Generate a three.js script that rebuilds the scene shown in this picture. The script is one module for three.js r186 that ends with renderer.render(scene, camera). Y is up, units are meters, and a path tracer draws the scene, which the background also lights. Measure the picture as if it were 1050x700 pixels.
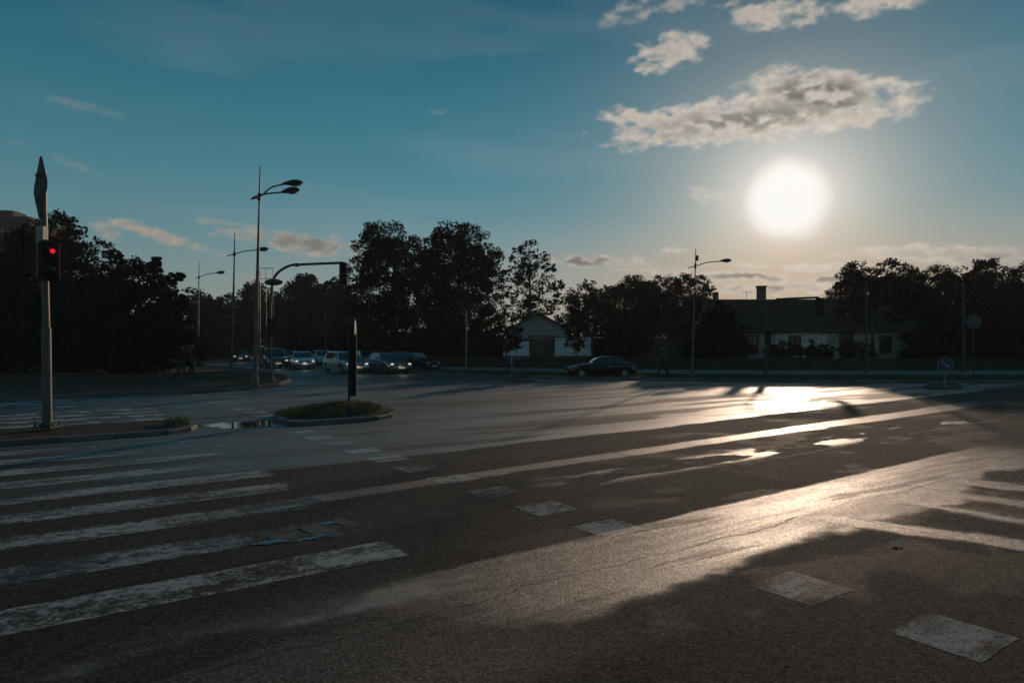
import * as THREE from 'three';
import { mergeGeometries, toCreasedNormals } from 'three/addons/utils/BufferGeometryUtils.js';
import { RoundedBoxGeometry } from 'three/addons/geometries/RoundedBoxGeometry.js';
import { MarchingCubes } from 'three/addons/objects/MarchingCubes.js';

// ---------------------------------------------------------------- camera, sky, sun, exposure
const F = 695, EYE = 1.8, PITCH = Math.atan(5 / 695);
const scene = new THREE.Scene();
const camera = new THREE.PerspectiveCamera(2 * Math.atan(350 / F) * 180 / Math.PI, 1024 / 682, 0.1, 1500);
camera.position.set(0, EYE, 0);
camera.rotation.x = PITCH;
const renderer = new THREE.WebGLRenderer();
renderer.toneMapping = THREE.LinearToneMapping;
renderer.toneMappingExposure = 0.65;
renderer.shadowMap.enabled = true;

// a direction through a point of the 1050 x 700 view, a point along it, and where it meets the ground
function ray(px, py) {
  const X = px - 525, Y = 350 - py, c = Math.cos(PITCH), s = Math.sin(PITCH);
  return new THREE.Vector3(X, Y * c + F * s, Y * s - F * c);
}
function at(px, py, depth) { const r = ray(px, py); return r.multiplyScalar(depth / -r.z).add(new THREE.Vector3(0, EYE, 0)); }
function ground(px, py, y = 0) { const r = ray(px, py); return r.multiplyScalar((EYE - y) / -r.y).add(new THREE.Vector3(0, EYE, 0)); }

const SUN = ray(808, 205).normalize();
const sun = new THREE.DirectionalLight(new THREE.Color(1.0, 0.73, 0.53), 2.8);
sun.position.copy(SUN).multiplyScalar(150);
sun.castShadow = true; sun.shadow.radius = 2; sun.shadow.mapSize.set(4096, 4096);
Object.assign(sun.shadow.camera, { left: -90, right: 90, top: 60, bottom: -60, near: 1, far: 400 });
scene.add(sun);

// ---------------------------------------------------------------- random numbers and noise
function rng(seed) { let a = seed >>> 0; return () => { a = (a + 0x6D2B79F5) | 0; let t = Math.imul(a ^ (a >>> 15), 1 | a); t = (t + Math.imul(t ^ (t >>> 7), 61 | t)) ^ t; return ((t ^ (t >>> 14)) >>> 0) / 4294967296; }; }
const NT = 256, lattice = new Float32Array(NT * NT);
{ const r = rng(77); for (let i = 0; i < lattice.length; i++) lattice[i] = r(); }
function noise(x, y) {
  const xi = Math.floor(x), yi = Math.floor(y); let fx = x - xi, fy = y - yi;
  fx = fx * fx * (3 - 2 * fx); fy = fy * fy * (3 - 2 * fy);
  const x0 = xi & 255, x1 = (xi + 1) & 255, y0 = (yi & 255) << 8, y1 = ((yi + 1) & 255) << 8;
  const a = lattice[y0 + x0], b = lattice[y0 + x1], c = lattice[y1 + x0], d = lattice[y1 + x1];
  return a + (b - a) * fx + (c - a) * fy + (a - b - c + d) * fx * fy;
}
function fbm(x, y, n) { let s = 0, w = 0.5, t = 0; for (let i = 0; i < n; i++) { s += w * noise(x, y); t += w; w *= 0.5; x = x * 2.03 + 17.3; y = y * 2.03 + 5.7; } return s / t; }
const clamp = (x, a = 0, b = 1) => Math.min(b, Math.max(a, x));
const smooth = (a, b, x) => { const t = clamp((x - a) / (b - a)); return t * t * (3 - 2 * t); };
const lin = (c) => { c /= 255; return c <= 0.04045 ? c / 12.92 : ((c + 0.055) / 1.055) ** 2.4; };
const mix = (a, b, t) => a + (b - a) * t;

// ---------------------------------------------------------------- sky (air, clouds and painted sun glare)
{
  const W = 4096, H = 2048, data = new Float32Array(W * H * 4);
  const stops = [[0, 142, 152, 146], [4, 130, 150, 150], [9, 98, 140, 149], [14, 72, 127, 143], [20, 50, 111, 130], [27, 12, 88, 112], [45, 12, 80, 104], [90, 8, 68, 94]].map(([e, r, g, b]) => [e, lin(r), lin(g), lin(b)]);
  // clouds: centre and half sizes in view coordinates, slope, thickness, greyness of the core
  const clouds = [
    [770, 122, 145, 20, -0.02, 1.2, 0.75], [842, 95, 66, 22, 0.25, 1.15, 1.0], [885, 116, 42, 12, 0.05, 0.95, 0.2], [692, 122, 70, 13, 0.03, 0.95, 0.1], [790, 78, 40, 8, -0.1, 0.8, 0.1], [745, 138, 36, 9, 0, 0.9, 0.1],
    [690, 52, 36, 14, -0.15, 0.9, 0.1], [790, 14, 46, 12, 0.15, 0.9, 0.15], [905, 2, 46, 10, 0, 0.9, 0.1], [645, 12, 30, 8, -0.2, 0.6, 0.1], [690, 5, 26, 6, 0, 0.5, 0],
    [955, 260, 78, 8, 0.07, 1.0, 0.3], [1020, 262, 50, 6, 0.0, 0.9, 0.5], [898, 256, 22, 4, 0, 0.6, 0],
    [112, 236, 16, 8, 0.2, 0.8, 0.1], [160, 240, 42, 6, 0.22, 0.95, 0.1], [195, 250, 30, 4, 0.25, 0.7, 0], [325, 252, 70, 10, 0.12, 0.9, 0.85], [240, 240, 30, 5, 0.1, 0.6, 0.2], [222, 227, 20, 3, 0.05, 0.55, 0], [250, 285, 30, 4, 0.05, 0.4, 0.1],
    [600, 268, 42, 6, 0.05, 1.0, 1.0], [640, 272, 40, 5, 0.1, 0.6, 0.3], [692, 257, 12, 4, 0.05, 0.65, 0], [650, 265, 8, 4, 0.2, 0.55, 0],
    [765, 284, 50, 5, 0.08, 0.95, 0.9], [790, 297, 60, 6, 0.0, 0.9, 0.7], [835, 275, 26, 4, 0.03, 0.85, 0.1], [850, 287, 46, 4, 0, 0.9, 0.7], [870, 272, 30, 3, 0, 0.8, 0.2], [700, 283, 34, 4, 0.1, 0.8, 0.6], [767, 272, 20, 3, 0.1, 0.55, 0], [720, 292, 40, 5, 0, 0.6, 0.3],
    [85, 110, 30, 4, 0.1, 0.35, 0], [75, 170, 40, 4, 0.3, 0.33, 0], [110, 180, 26, 3, 0.2, 0.3, 0], [455, 112, 14, 4, 0, 0.28, 0], [722, 202, 20, 8, 0.1, 0.4, 0],
  ].map(([x, y, rx, ry, k, d, g]) => {
    const r = ray(x, y).normalize(), az = Math.atan2(r.x, -r.z) * 57.2958, el = Math.asin(r.y) * 57.2958, s = 57.2958 / F * (-r.z);
    return [az, el, rx * s * 1.15, ry * s * 1.25, -k, d, g];
  });
  const r0 = rng(5);
  for (let i = 0; i < 70; i++) {                     // the same kind of sparse clouds all round
    const az = 45 + r0() * 270, el = 3 + r0() * r0() * 45, big = 0.5 + r0();
    for (let k = 0; k < 3; k++) clouds.push([az + (r0() - 0.5) * 9 * big, el + (r0() - 0.5) * 1.5, (2 + 5 * r0()) * big, (0.4 + 0.9 * r0()) * big * (0.6 + el / 40), 0, 0.5 + 0.5 * r0(), 0.3 * r0()]);
  }
  const sunAz = Math.atan2(SUN.x, -SUN.z) * 57.2958, sunEl = Math.asin(SUN.y) * 57.2958;
  const binned = Array.from({ length: 360 }, () => []);
  for (const c of clouds) for (let b = Math.floor(c[0] - c[2] * 2 - 2); b <= c[0] + c[2] * 2 + 2; b++) binned[((b % 360) + 360) % 360].push(c);
  const d = new THREE.Vector3();
  for (let j = 0; j < H; j++) {
    const el = ((j + 0.5) / H - 0.5) * 180, e = Math.max(0, el);
    let k = 0; while (k < stops.length - 2 && stops[k + 1][0] < e) k++;
    const s0 = stops[k], s1 = stops[k + 1], t = clamp((e - s0[0]) / (s1[0] - s0[0]));
    const base = [1, 2, 3].map((q) => mix(s0[q], s1[q], t));
    for (let i = 0; i < W; i++) {
      const lon = ((i + 0.5) / W - 0.5) * 2 * Math.PI;
      d.set(Math.cos(lon) * Math.cos(el / 57.2958), Math.sin(el / 57.2958), Math.sin(lon) * Math.cos(el / 57.2958));
      const th = Math.acos(clamp(d.dot(SUN), -1, 1)) * 57.2958, az = Math.atan2(d.x, -d.z) * 57.2958;
      let [r, g, b] = base;
      const low = clamp(1.1 * Math.exp(-th / 17) * (1 - smooth(2.5, 12, e))), side = 1 - 0.16 * smooth(14, 60, th);
      r *= side; g *= side; b *= side;
      r += 1.08 * Math.exp(-th / 5.2); g += 0.86 * Math.exp(-th / 4.4); b += 0.78 * Math.exp(-th / 3.5);
      r = mix(r, Math.max(r, 0.60), low); g = mix(g, Math.min(Math.max(g, 0.41), 0.44), low); b = mix(b, Math.min(b, 0.27), low);
      const veil = 0.07 * smooth(0.48, 0.78, fbm(az * 0.05 + el * 0.06 + 4, el * 0.33 + 11, 5)) * smooth(80, 30, e);   // thin high streaks
      r = mix(r, Math.max(r, 0.40), veil); g = mix(g, Math.max(g, 0.41), veil); b = mix(b, Math.max(b, 0.40), veil);
      if (el > -1 && el < 60) {
        let dens = 0, grey = 0, thick = 0;
        const near = binned[((Math.floor(az) % 360) + 360) % 360];
        if (near.length) {
          const wx = (fbm(az * 0.9, el * 1.6, 3) - 0.5) * 2.2, wy = (fbm(az * 0.9 + 40, el * 1.6 + 9, 3) - 0.5) * 1.0;
          for (const c of near) {
            let da = az - c[0]; if (da > 180) da -= 360; if (da < -180) da += 360;
            const small = clamp(c[3] / 1.2, 0.25, 1);
            const qx = (da + wx * small) / c[2], qy = (el - c[1] - c[4] * da + wy * small) / c[3], m = (1 - qx * qx - qy * qy) * c[5];
            if (m > -0.6) { if (m + 0.6 > dens) thick = c[5]; dens = Math.max(dens, m + 0.6); grey = Math.max(grey, c[6] * clamp(1 - 1.6 * (qx * qx + qy * qy))); }
          }
          if (dens > 0) {
            const n = fbm(az * 0.9 + 0.35 * Math.sin(el * 2.1), el * 1.9 + 3, 5), n2 = fbm(az * 2.6 + 9, el * 3.9, 4);
            const c = smooth(0.42, 1.42, dens * (0.66 + 0.55 * n) + (n - 0.5) * 1.35 + (n2 - 0.5) * 0.3);
            const sh = clamp(grey * smooth(0.28, 0.6, n) * 1.25), lit = 0.29 + 0.56 * Math.exp(-th / 14) + 0.16 * (n2 - 0.5);
            const cr = mix(lit * 1.06, 0.17, sh), cg = mix(lit * 0.93, 0.160, sh), cb = mix(lit * 0.80, 0.145, sh), a = c * 0.9 * smooth(0, 0.95, thick), fl = 0.78 - 0.30 * sh;
            r = mix(r, Math.max(cr, r * fl), a); g = mix(g, Math.max(cg, g * fl), a); b = mix(b, Math.max(cb, b * fl), a);
          }
        }
      }
      const core = smooth(3.6, 1.8, th + 0.5 * (fbm(az * 0.5 + 3, el * 0.6, 2) - 0.5));                // aureole close to the sun, with lens glow painted in
      r = mix(r, 0.95, core); g = mix(g, 0.93, core); b = mix(b, 0.88, core);
      r = Math.min(r, 0.95); g = Math.min(g, 0.93); b = Math.min(b, 0.88);
      const o = (j * W + i) * 4, k = 1 / 0.6; data[o] = r * k; data[o + 1] = g * k; data[o + 2] = b * k; data[o + 3] = 1;
    }
  }
  const sky = new THREE.DataTexture(data, W, H, THREE.RGBAFormat, THREE.FloatType);
  sky.mapping = THREE.EquirectangularReflectionMapping; sky.magFilter = THREE.LinearFilter; sky.needsUpdate = true;
  scene.background = sky; scene.environment = sky;
}

// ---------------------------------------------------------------- helpers: names, things, meshes
const taken = new Map();
function numbered(name) { const n = taken.get(name) || 0; taken.set(name, n + 1); return n ? name + '_' + String(n).padStart(3, '0') : name; }
function tag(o, label, category, group) { o.userData.label = label; o.userData.category = category; if (group) o.userData.group = group; return o; }
function thing(name, label, category, pos, turn = 0, group) {
  const o = new THREE.Group(); o.name = numbered(name); if (pos) o.position.copy(pos); o.rotation.y = turn; scene.add(o);
  return tag(o, label, category, group);
}
function obj(name, geo, mat, parent, kind) {
  const g = Array.isArray(geo) ? (geo.length > 1 ? mergeGeometries(geo.map((q) => plain(q)), false) : geo[0]) : geo;
  const m = new THREE.Mesh(g, mat); m.castShadow = m.receiveShadow = true;
  if (parent) { m.name = name; parent.add(m); } else { m.name = numbered(name); scene.add(m); }
  if (kind) m.userData.kind = kind;
  return m;
}
function plain(g) { const q = g.index ? g.toNonIndexed() : g; for (const k of Object.keys(q.attributes)) if (!['position', 'normal', 'uv'].includes(k)) q.deleteAttribute(k); if (!q.attributes.uv) q.setAttribute('uv', new THREE.BufferAttribute(new Float32Array(q.attributes.position.count * 2), 2)); q.morphAttributes = {}; return q; }
const V = (x, y, z) => new THREE.Vector3(x, y, z);
function box(w, h, d, x = 0, y = 0, z = 0) { return new THREE.BoxGeometry(w, h, d).translate(x, y, z); }
function rbox(w, h, d, r, x = 0, y = 0, z = 0) { return new RoundedBoxGeometry(w, h, d, 2, r).translate(x, y, z); }
function cyl(r0, r1, h, x = 0, y = 0, z = 0, n = 14) { return new THREE.CylinderGeometry(r1, r0, h, n).translate(x, y + h / 2, z); }
function limb(a, b, ra, rb, n = 6) {
  const dir = b.clone().sub(a), L = dir.length();
  return new THREE.CylinderGeometry(rb, ra, L, n, 1).translate(0, L / 2, 0).applyQuaternion(new THREE.Quaternion().setFromUnitVectors(V(0, 1, 0), dir.normalize())).translate(a.x, a.y, a.z);
}
function tube(points, r, n = 24, m = 8) { return new THREE.TubeGeometry(new THREE.CatmullRomCurve3(points), n, r, m, false); }
const rgb = (r, g, b) => new THREE.Color().setRGB(r, g, b);
const std = (r, g, b, rough = 0.8, metal = 0, extra = {}) => new THREE.MeshStandardMaterial({ color: rgb(r, g, b), roughness: rough, metalness: metal, ...extra });
function grain(size, cell, fn) {                    // a tiling texture from fn(x, y) -> [r, g, b] as linear values
  const a = new Uint8Array(size * size * 4), enc = (c) => { c = clamp(c); return 255 * (c <= 0.0031308 ? 12.92 * c : 1.055 * c ** (1 / 2.4) - 0.055); };
  for (let j = 0; j < size; j++) for (let i = 0; i < size; i++) { const c = fn(i / size * cell, j / size * cell), o = (j * size + i) * 4; a[o] = enc(c[0]); a[o + 1] = enc(c[1]); a[o + 2] = enc(c[2]); a[o + 3] = 255; }
  const t = new THREE.DataTexture(a, size, size, THREE.RGBAFormat); t.colorSpace = THREE.SRGBColorSpace; t.wrapS = t.wrapT = THREE.RepeatWrapping; t.magFilter = THREE.LinearFilter; t.needsUpdate = true; return t;
}

// ---------------------------------------------------------------- the road: axes along (u) and across (v) the main carriageway
const RA = 54.5 * Math.PI / 180, AX = Math.sin(RA), AZ = -Math.cos(RA), BX = -Math.cos(RA), BZ = -Math.sin(RA);
const road2 = (u, v) => [u * AX + v * BX, u * AZ + v * BZ];
const roadV = (u, v, y = 0) => { const [x, z] = road2(u, v); return V(x, y, z); };
const toRoad = (x, z) => [x * AX + z * AZ, x * BX + z * BZ];

// what the asphalt is like at (u, v): how wet and worn smooth it is, its colour, and its cracks
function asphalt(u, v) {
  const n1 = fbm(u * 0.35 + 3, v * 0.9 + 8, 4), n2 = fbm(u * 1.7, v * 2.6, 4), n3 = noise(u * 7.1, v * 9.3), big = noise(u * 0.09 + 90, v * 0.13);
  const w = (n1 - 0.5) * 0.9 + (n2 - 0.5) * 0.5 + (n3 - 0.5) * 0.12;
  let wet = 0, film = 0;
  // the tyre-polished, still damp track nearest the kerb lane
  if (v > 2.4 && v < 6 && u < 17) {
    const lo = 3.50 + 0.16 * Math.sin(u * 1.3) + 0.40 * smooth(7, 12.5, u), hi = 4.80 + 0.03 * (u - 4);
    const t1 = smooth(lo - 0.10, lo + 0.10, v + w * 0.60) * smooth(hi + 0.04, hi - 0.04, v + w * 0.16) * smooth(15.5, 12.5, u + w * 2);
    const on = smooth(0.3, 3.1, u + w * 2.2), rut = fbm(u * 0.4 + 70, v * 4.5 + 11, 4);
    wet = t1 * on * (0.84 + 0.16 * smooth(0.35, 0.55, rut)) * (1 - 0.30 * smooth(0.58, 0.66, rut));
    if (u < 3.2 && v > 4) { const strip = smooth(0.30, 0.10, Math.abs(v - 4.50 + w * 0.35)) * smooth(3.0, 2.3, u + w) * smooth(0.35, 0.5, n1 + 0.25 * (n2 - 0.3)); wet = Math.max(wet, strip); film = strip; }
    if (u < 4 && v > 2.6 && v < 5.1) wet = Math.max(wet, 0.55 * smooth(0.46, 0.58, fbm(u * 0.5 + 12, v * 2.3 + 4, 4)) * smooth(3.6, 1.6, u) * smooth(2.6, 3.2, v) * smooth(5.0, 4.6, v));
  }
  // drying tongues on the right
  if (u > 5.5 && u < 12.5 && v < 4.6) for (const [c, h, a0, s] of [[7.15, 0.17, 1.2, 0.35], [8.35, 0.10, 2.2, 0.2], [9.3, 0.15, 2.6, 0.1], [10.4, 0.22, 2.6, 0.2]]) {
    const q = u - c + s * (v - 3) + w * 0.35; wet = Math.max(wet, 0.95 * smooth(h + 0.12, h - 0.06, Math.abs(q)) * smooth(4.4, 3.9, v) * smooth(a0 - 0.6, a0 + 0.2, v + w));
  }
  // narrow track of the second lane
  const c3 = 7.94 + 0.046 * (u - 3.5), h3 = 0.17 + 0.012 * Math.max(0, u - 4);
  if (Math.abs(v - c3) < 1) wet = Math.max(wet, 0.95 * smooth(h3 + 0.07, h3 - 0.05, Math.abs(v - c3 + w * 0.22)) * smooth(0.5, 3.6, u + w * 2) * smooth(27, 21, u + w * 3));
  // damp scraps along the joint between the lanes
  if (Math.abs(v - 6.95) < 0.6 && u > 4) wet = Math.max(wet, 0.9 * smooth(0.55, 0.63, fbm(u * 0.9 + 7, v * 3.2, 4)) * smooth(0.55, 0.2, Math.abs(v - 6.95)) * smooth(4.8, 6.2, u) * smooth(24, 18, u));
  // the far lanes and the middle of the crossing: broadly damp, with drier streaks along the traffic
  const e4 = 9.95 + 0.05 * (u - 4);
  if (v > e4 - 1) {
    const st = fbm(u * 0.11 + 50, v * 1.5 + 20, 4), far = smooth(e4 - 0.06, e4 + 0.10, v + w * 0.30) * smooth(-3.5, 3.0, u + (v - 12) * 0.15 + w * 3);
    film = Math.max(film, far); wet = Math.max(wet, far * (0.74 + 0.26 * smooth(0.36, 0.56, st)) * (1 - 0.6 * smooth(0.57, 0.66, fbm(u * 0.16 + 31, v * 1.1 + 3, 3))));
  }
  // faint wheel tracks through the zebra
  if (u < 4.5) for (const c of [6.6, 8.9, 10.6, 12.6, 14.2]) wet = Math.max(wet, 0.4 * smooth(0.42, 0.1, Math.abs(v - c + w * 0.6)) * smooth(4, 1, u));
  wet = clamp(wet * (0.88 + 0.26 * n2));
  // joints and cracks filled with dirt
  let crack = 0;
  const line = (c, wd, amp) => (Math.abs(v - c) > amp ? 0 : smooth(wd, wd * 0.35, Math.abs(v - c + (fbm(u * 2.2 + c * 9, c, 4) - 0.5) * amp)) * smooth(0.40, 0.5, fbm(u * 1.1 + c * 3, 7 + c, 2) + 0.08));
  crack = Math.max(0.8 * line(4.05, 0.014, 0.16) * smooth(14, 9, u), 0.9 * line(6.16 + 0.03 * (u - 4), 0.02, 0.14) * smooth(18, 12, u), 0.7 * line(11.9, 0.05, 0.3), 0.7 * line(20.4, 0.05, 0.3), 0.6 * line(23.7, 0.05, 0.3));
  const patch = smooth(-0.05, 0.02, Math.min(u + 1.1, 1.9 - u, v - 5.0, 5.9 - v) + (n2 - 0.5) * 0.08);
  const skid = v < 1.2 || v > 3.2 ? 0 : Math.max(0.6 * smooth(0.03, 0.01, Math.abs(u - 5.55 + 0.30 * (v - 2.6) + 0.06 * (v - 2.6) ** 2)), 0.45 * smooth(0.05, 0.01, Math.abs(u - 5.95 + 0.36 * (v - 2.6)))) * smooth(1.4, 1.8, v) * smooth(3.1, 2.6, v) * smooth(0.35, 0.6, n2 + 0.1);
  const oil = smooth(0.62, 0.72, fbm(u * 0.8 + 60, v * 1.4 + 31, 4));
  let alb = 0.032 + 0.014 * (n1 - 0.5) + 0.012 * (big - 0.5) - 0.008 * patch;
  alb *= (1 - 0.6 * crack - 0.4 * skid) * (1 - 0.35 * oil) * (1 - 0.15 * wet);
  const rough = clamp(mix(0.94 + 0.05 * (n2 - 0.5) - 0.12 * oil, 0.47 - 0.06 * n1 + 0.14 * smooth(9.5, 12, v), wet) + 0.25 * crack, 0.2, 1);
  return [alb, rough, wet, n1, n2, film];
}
const near = { u0: -1, u1: 8.2, v0: 0.4, v1: 8.8, w: 1400, h: 1300 }, mid = { u0: -7, u1: 23, v0: -3, v1: 18, w: 1536, h: 1024 }, farr = { u0: -32, u1: 58, v0: -15, v1: 75, w: 1024, h: 1024 };
const fineBump = (() => {                          // broken stone set in bitumen, 1 m tile: angular faces at odd tilts, two sizes
  const n = 1024, a = new Uint8Array(n * n * 4), r = rng(9), layers = [[70, 1], [150, 0.5]].map(([cells, amp]) => ({ cells, amp, px: Float32Array.from({ length: cells * cells * 5 }, () => r()) }));
  for (let j = 0; j < n; j++) for (let i = 0; i < n; i++) {
    let h = 0;
    for (const { cells, amp, px } of layers) {
      const x = i / n * cells, y = j / n * cells, xi = Math.floor(x), yi = Math.floor(y); let d1 = 9, d2 = 9, f = 0;
      for (let dy = -1; dy <= 1; dy++) for (let dx = -1; dx <= 1; dx++) {
        const k = (((yi + dy + cells) % cells) * cells + (xi + dx + cells) % cells) * 5, ex = x - xi - dx - px[k], ey = y - yi - dy - px[k + 1], d = ex * ex + ey * ey;
        if (d < d1) { d2 = d1; d1 = d; f = 0.35 + 0.65 * px[k + 2] + ex * (px[k + 3] - 0.5) * 0.9 + ey * (px[k + 4] - 0.5) * 0.9; } else if (d < d2) d2 = d;
      }
      h += amp * f * smooth(0, 0.22, Math.sqrt(d2) - Math.sqrt(d1));
    }
    const o = (j * n + i) * 4; a[o] = a[o + 1] = a[o + 2] = 255 * clamp(h / 1.9); a[o + 3] = 255;
  }
  const t = new THREE.DataTexture(a, n, n, THREE.RGBAFormat); t.wrapS = t.wrapT = THREE.RepeatWrapping; t.magFilter = THREE.LinearFilter; t.needsUpdate = true; return t;
})();
function tone(c) { return 255 * (c <= 0.0031308 ? 12.92 * c : 1.055 * c ** (1 / 2.4) - 0.055); }
function asphaltMaps(s, paint) {
  const { w, h } = s, col = new Uint8Array(w * h * 4), rou = new Uint8Array(w * h * 4), pai = paint && new Uint8Array(w * h * 4), r = rng(31);
  for (let j = 0; j < h; j++) for (let i = 0; i < w; i++) {
    const u = mix(s.u0, s.u1, (i + 0.5) / w), v = mix(s.v0, s.v1, (j + 0.5) / h), [alb, rough, wet, n1, n2, film] = asphalt(u, v), o = (j * w + i) * 4;
    const speck = r(), stone = paint ? 0.6 * lattice[((Math.floor(v * 78) & 255) << 8) + (Math.floor(u * 71) & 255)] + 0.4 * lattice[((Math.floor(v * 40 + 9) & 255) << 8) + (Math.floor(u * 43 + 3) & 255)] : 0.5, k = 0.42 + 2.0 * stone * stone + 0.25 * (speck - 0.5);
    col[o] = tone(alb * k * 1.12); col[o + 1] = tone(alb * k); col[o + 2] = tone(alb * k * 0.86); col[o + 3] = 255;
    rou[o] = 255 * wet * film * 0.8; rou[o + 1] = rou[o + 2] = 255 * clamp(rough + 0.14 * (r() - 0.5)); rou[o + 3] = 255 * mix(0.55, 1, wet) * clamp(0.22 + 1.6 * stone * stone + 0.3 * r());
    if (paint) {                                    // road paint, chipped and worn through to the asphalt
      const wear = fbm(u * 1.3 + 5, v * 5.5, 5) * 0.50 + fbm(u * 12, v * 18 + 3, 3) * 0.38 + n1 * 0.42 + 0.34 * (stone - 0.4) + 0.12 * (speck - 0.5) - 0.09 * smooth(7.5, 9.5, v) - 0.09 * smooth(0.6, 0.35, Math.abs(u - 4.7)), here = 0.92 * smooth(0.70, 0.46, wear + 0.12 * smooth(0.10, 0, Math.min(Math.abs(u - 2.75), 9)));
      const p = mix(0.9 * alb * k, 0.32 + 0.10 * n2, here);
      pai[o] = tone(p * 1.02); pai[o + 1] = tone(p); pai[o + 2] = tone(p * 0.95); pai[o + 3] = 255;
    }
  }
  const tex = (a, srgb) => { const t = new THREE.DataTexture(a, w, h, THREE.RGBAFormat); if (srgb) t.colorSpace = THREE.SRGBColorSpace; t.magFilter = THREE.LinearFilter; t.wrapS = t.wrapT = THREE.ClampToEdgeWrapping; t.needsUpdate = true; return t; };
  return { col: tex(col, true), rou: tex(rou, false), pai: paint && tex(pai, true) };
}
function roadMaterials(s, bump, paint) {
  const m = asphaltMaps(s, paint), b = fineBump.clone(); b.repeat.set((s.u1 - s.u0) / 1.0, (s.v1 - s.v0) / 1.0); b.needsUpdate = true;
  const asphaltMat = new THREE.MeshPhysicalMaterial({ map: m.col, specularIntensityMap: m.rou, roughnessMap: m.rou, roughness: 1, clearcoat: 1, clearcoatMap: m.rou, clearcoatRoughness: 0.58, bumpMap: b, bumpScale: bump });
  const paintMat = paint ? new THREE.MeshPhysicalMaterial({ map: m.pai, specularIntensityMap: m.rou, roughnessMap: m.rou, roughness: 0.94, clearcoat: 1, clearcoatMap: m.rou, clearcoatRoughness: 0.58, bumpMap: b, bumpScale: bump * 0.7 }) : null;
  return { asphaltMat, paintMat };
}
function flat(poly, s, y, holes = []) {            // a level sheet over a polygon in (u, v), mapped in road metres
  const sh = new THREE.Shape(poly.map(([u, v]) => new THREE.Vector2(u, v)));
  for (const hole of holes) sh.holes.push(new THREE.Path(hole.map(([u, v]) => new THREE.Vector2(u, v))));
  const g = new THREE.ShapeGeometry(sh), p = g.attributes.position, uv = g.attributes.uv, nn = g.attributes.normal;
  for (let i = 0; i < p.count; i++) { const u = p.getX(i), v = p.getY(i), [x, z] = road2(u, v); uv.setXY(i, (u - s.u0) / (s.u1 - s.u0), (v - s.v0) / (s.v1 - s.v0)); p.setXYZ(i, x, y, z); nn.setXYZ(i, 0, 1, 0); }
  return g;
}
const rect = (s) => [[s.u0, s.v0], [s.u1, s.v0], [s.u1, s.v1], [s.u0, s.v1]];
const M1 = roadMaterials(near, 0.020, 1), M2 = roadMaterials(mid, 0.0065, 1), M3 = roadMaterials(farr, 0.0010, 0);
const road = new THREE.Group(); road.name = 'road'; road.userData.kind = 'structure'; scene.add(road);
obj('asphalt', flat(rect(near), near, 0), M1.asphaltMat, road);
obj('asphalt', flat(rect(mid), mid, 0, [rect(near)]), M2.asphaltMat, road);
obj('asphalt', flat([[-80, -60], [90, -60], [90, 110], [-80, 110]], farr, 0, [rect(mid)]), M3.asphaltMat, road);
const soilTex = grain(256, 8, (x, y) => { const n = fbm(x * 2, y * 2, 5), k = 0.028 + 0.03 * n; return [k * 1.15, k, k * 0.72]; });
{ const g = new THREE.PlaneGeometry(1600, 1600, 1, 1).rotateX(-Math.PI / 2).translate(0, -0.06, 0); const t = soilTex.clone(); t.repeat.set(300, 300); t.needsUpdate = true; obj('ground', g, new THREE.MeshStandardMaterial({ map: t, roughness: 0.95 }), null, 'structure'); }

// painted markings, 4 mm over the asphalt
function ragged(poly) {
  const out = []; poly.forEach((a, i) => { const b = poly[(i + 1) % poly.length], n = Math.max(1, Math.round(Math.hypot(b[0] - a[0], b[1] - a[1]) / 0.07)); for (let k = 0; k < n; k++) { const u = mix(a[0], b[0], k / n), v = mix(a[1], b[1], k / n); out.push([u + (fbm(u * 23, v * 23 + 3, 3) - 0.5) * 0.035, v + (fbm(u * 23 + 40, v * 23, 3) - 0.5) * 0.035]); } });
  return out;
}
function marking(name, poly) {
  const inside = poly.every(([u, v]) => u > near.u0 && u < near.u1 && v > near.v0 && v < near.v1);
  return obj(name, flat(ragged(poly), inside ? near : mid, 0.002), inside ? M1.paintMat : M2.paintMat, road);
}
const quad = (u0, u1, v0, v1, sk = 0) => [[u0, v0], [u1, v0 + sk], [u1, v1 + sk], [u0, v1]];
{
  const r = rng(3);
  for (let k = 0; k < 9; k++) { const v = 5.54 + k * 1.085; marking('zebra_stripe', quad(-3.3 + 0.1 * r(), 2.68 + 0.02 * k + 0.06 * r(), v - 0.26, v + 0.26)); }
}
const farPaint = new THREE.MeshStandardMaterial({ map: grain(256, 8, (x, y) => { const h = smooth(0.62, 0.45, fbm(x * 1.5, y * 1.5, 5)), k = mix(0.05, 0.34, h); return [k * 1.02, k, k * 0.96]; }), roughness: 0.75, bumpMap: M3.asphaltMat.bumpMap, bumpScale: 0.001 });
function farMarking(name, poly) { return obj(name, flat(poly, { u0: 0, u1: 3, v0: 0, v1: 3 }, 0.003), farPaint, road); }
for (const v of [18.75, 19.85, 20.95, 22.0, 24.2, 25.3, 26.4, 27.4]) farMarking('zebra_stripe', quad(-3.3, 2.9, v - 0.26, v + 0.26));
for (let k = 0; k < 13; k++) { const v = 1.87 + k * 1.02; if (k !== 2) marking('crossing_dash', quad(4.42, 4.98, v - 0.27, v + 0.24)); }
for (const v of [18.1, 19.06, 20.3, 22.2, 23.3, 26.75]) farMarking('crossing_dash', quad(4.75, 5.3, v - 0.26, v + 0.26));
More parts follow.
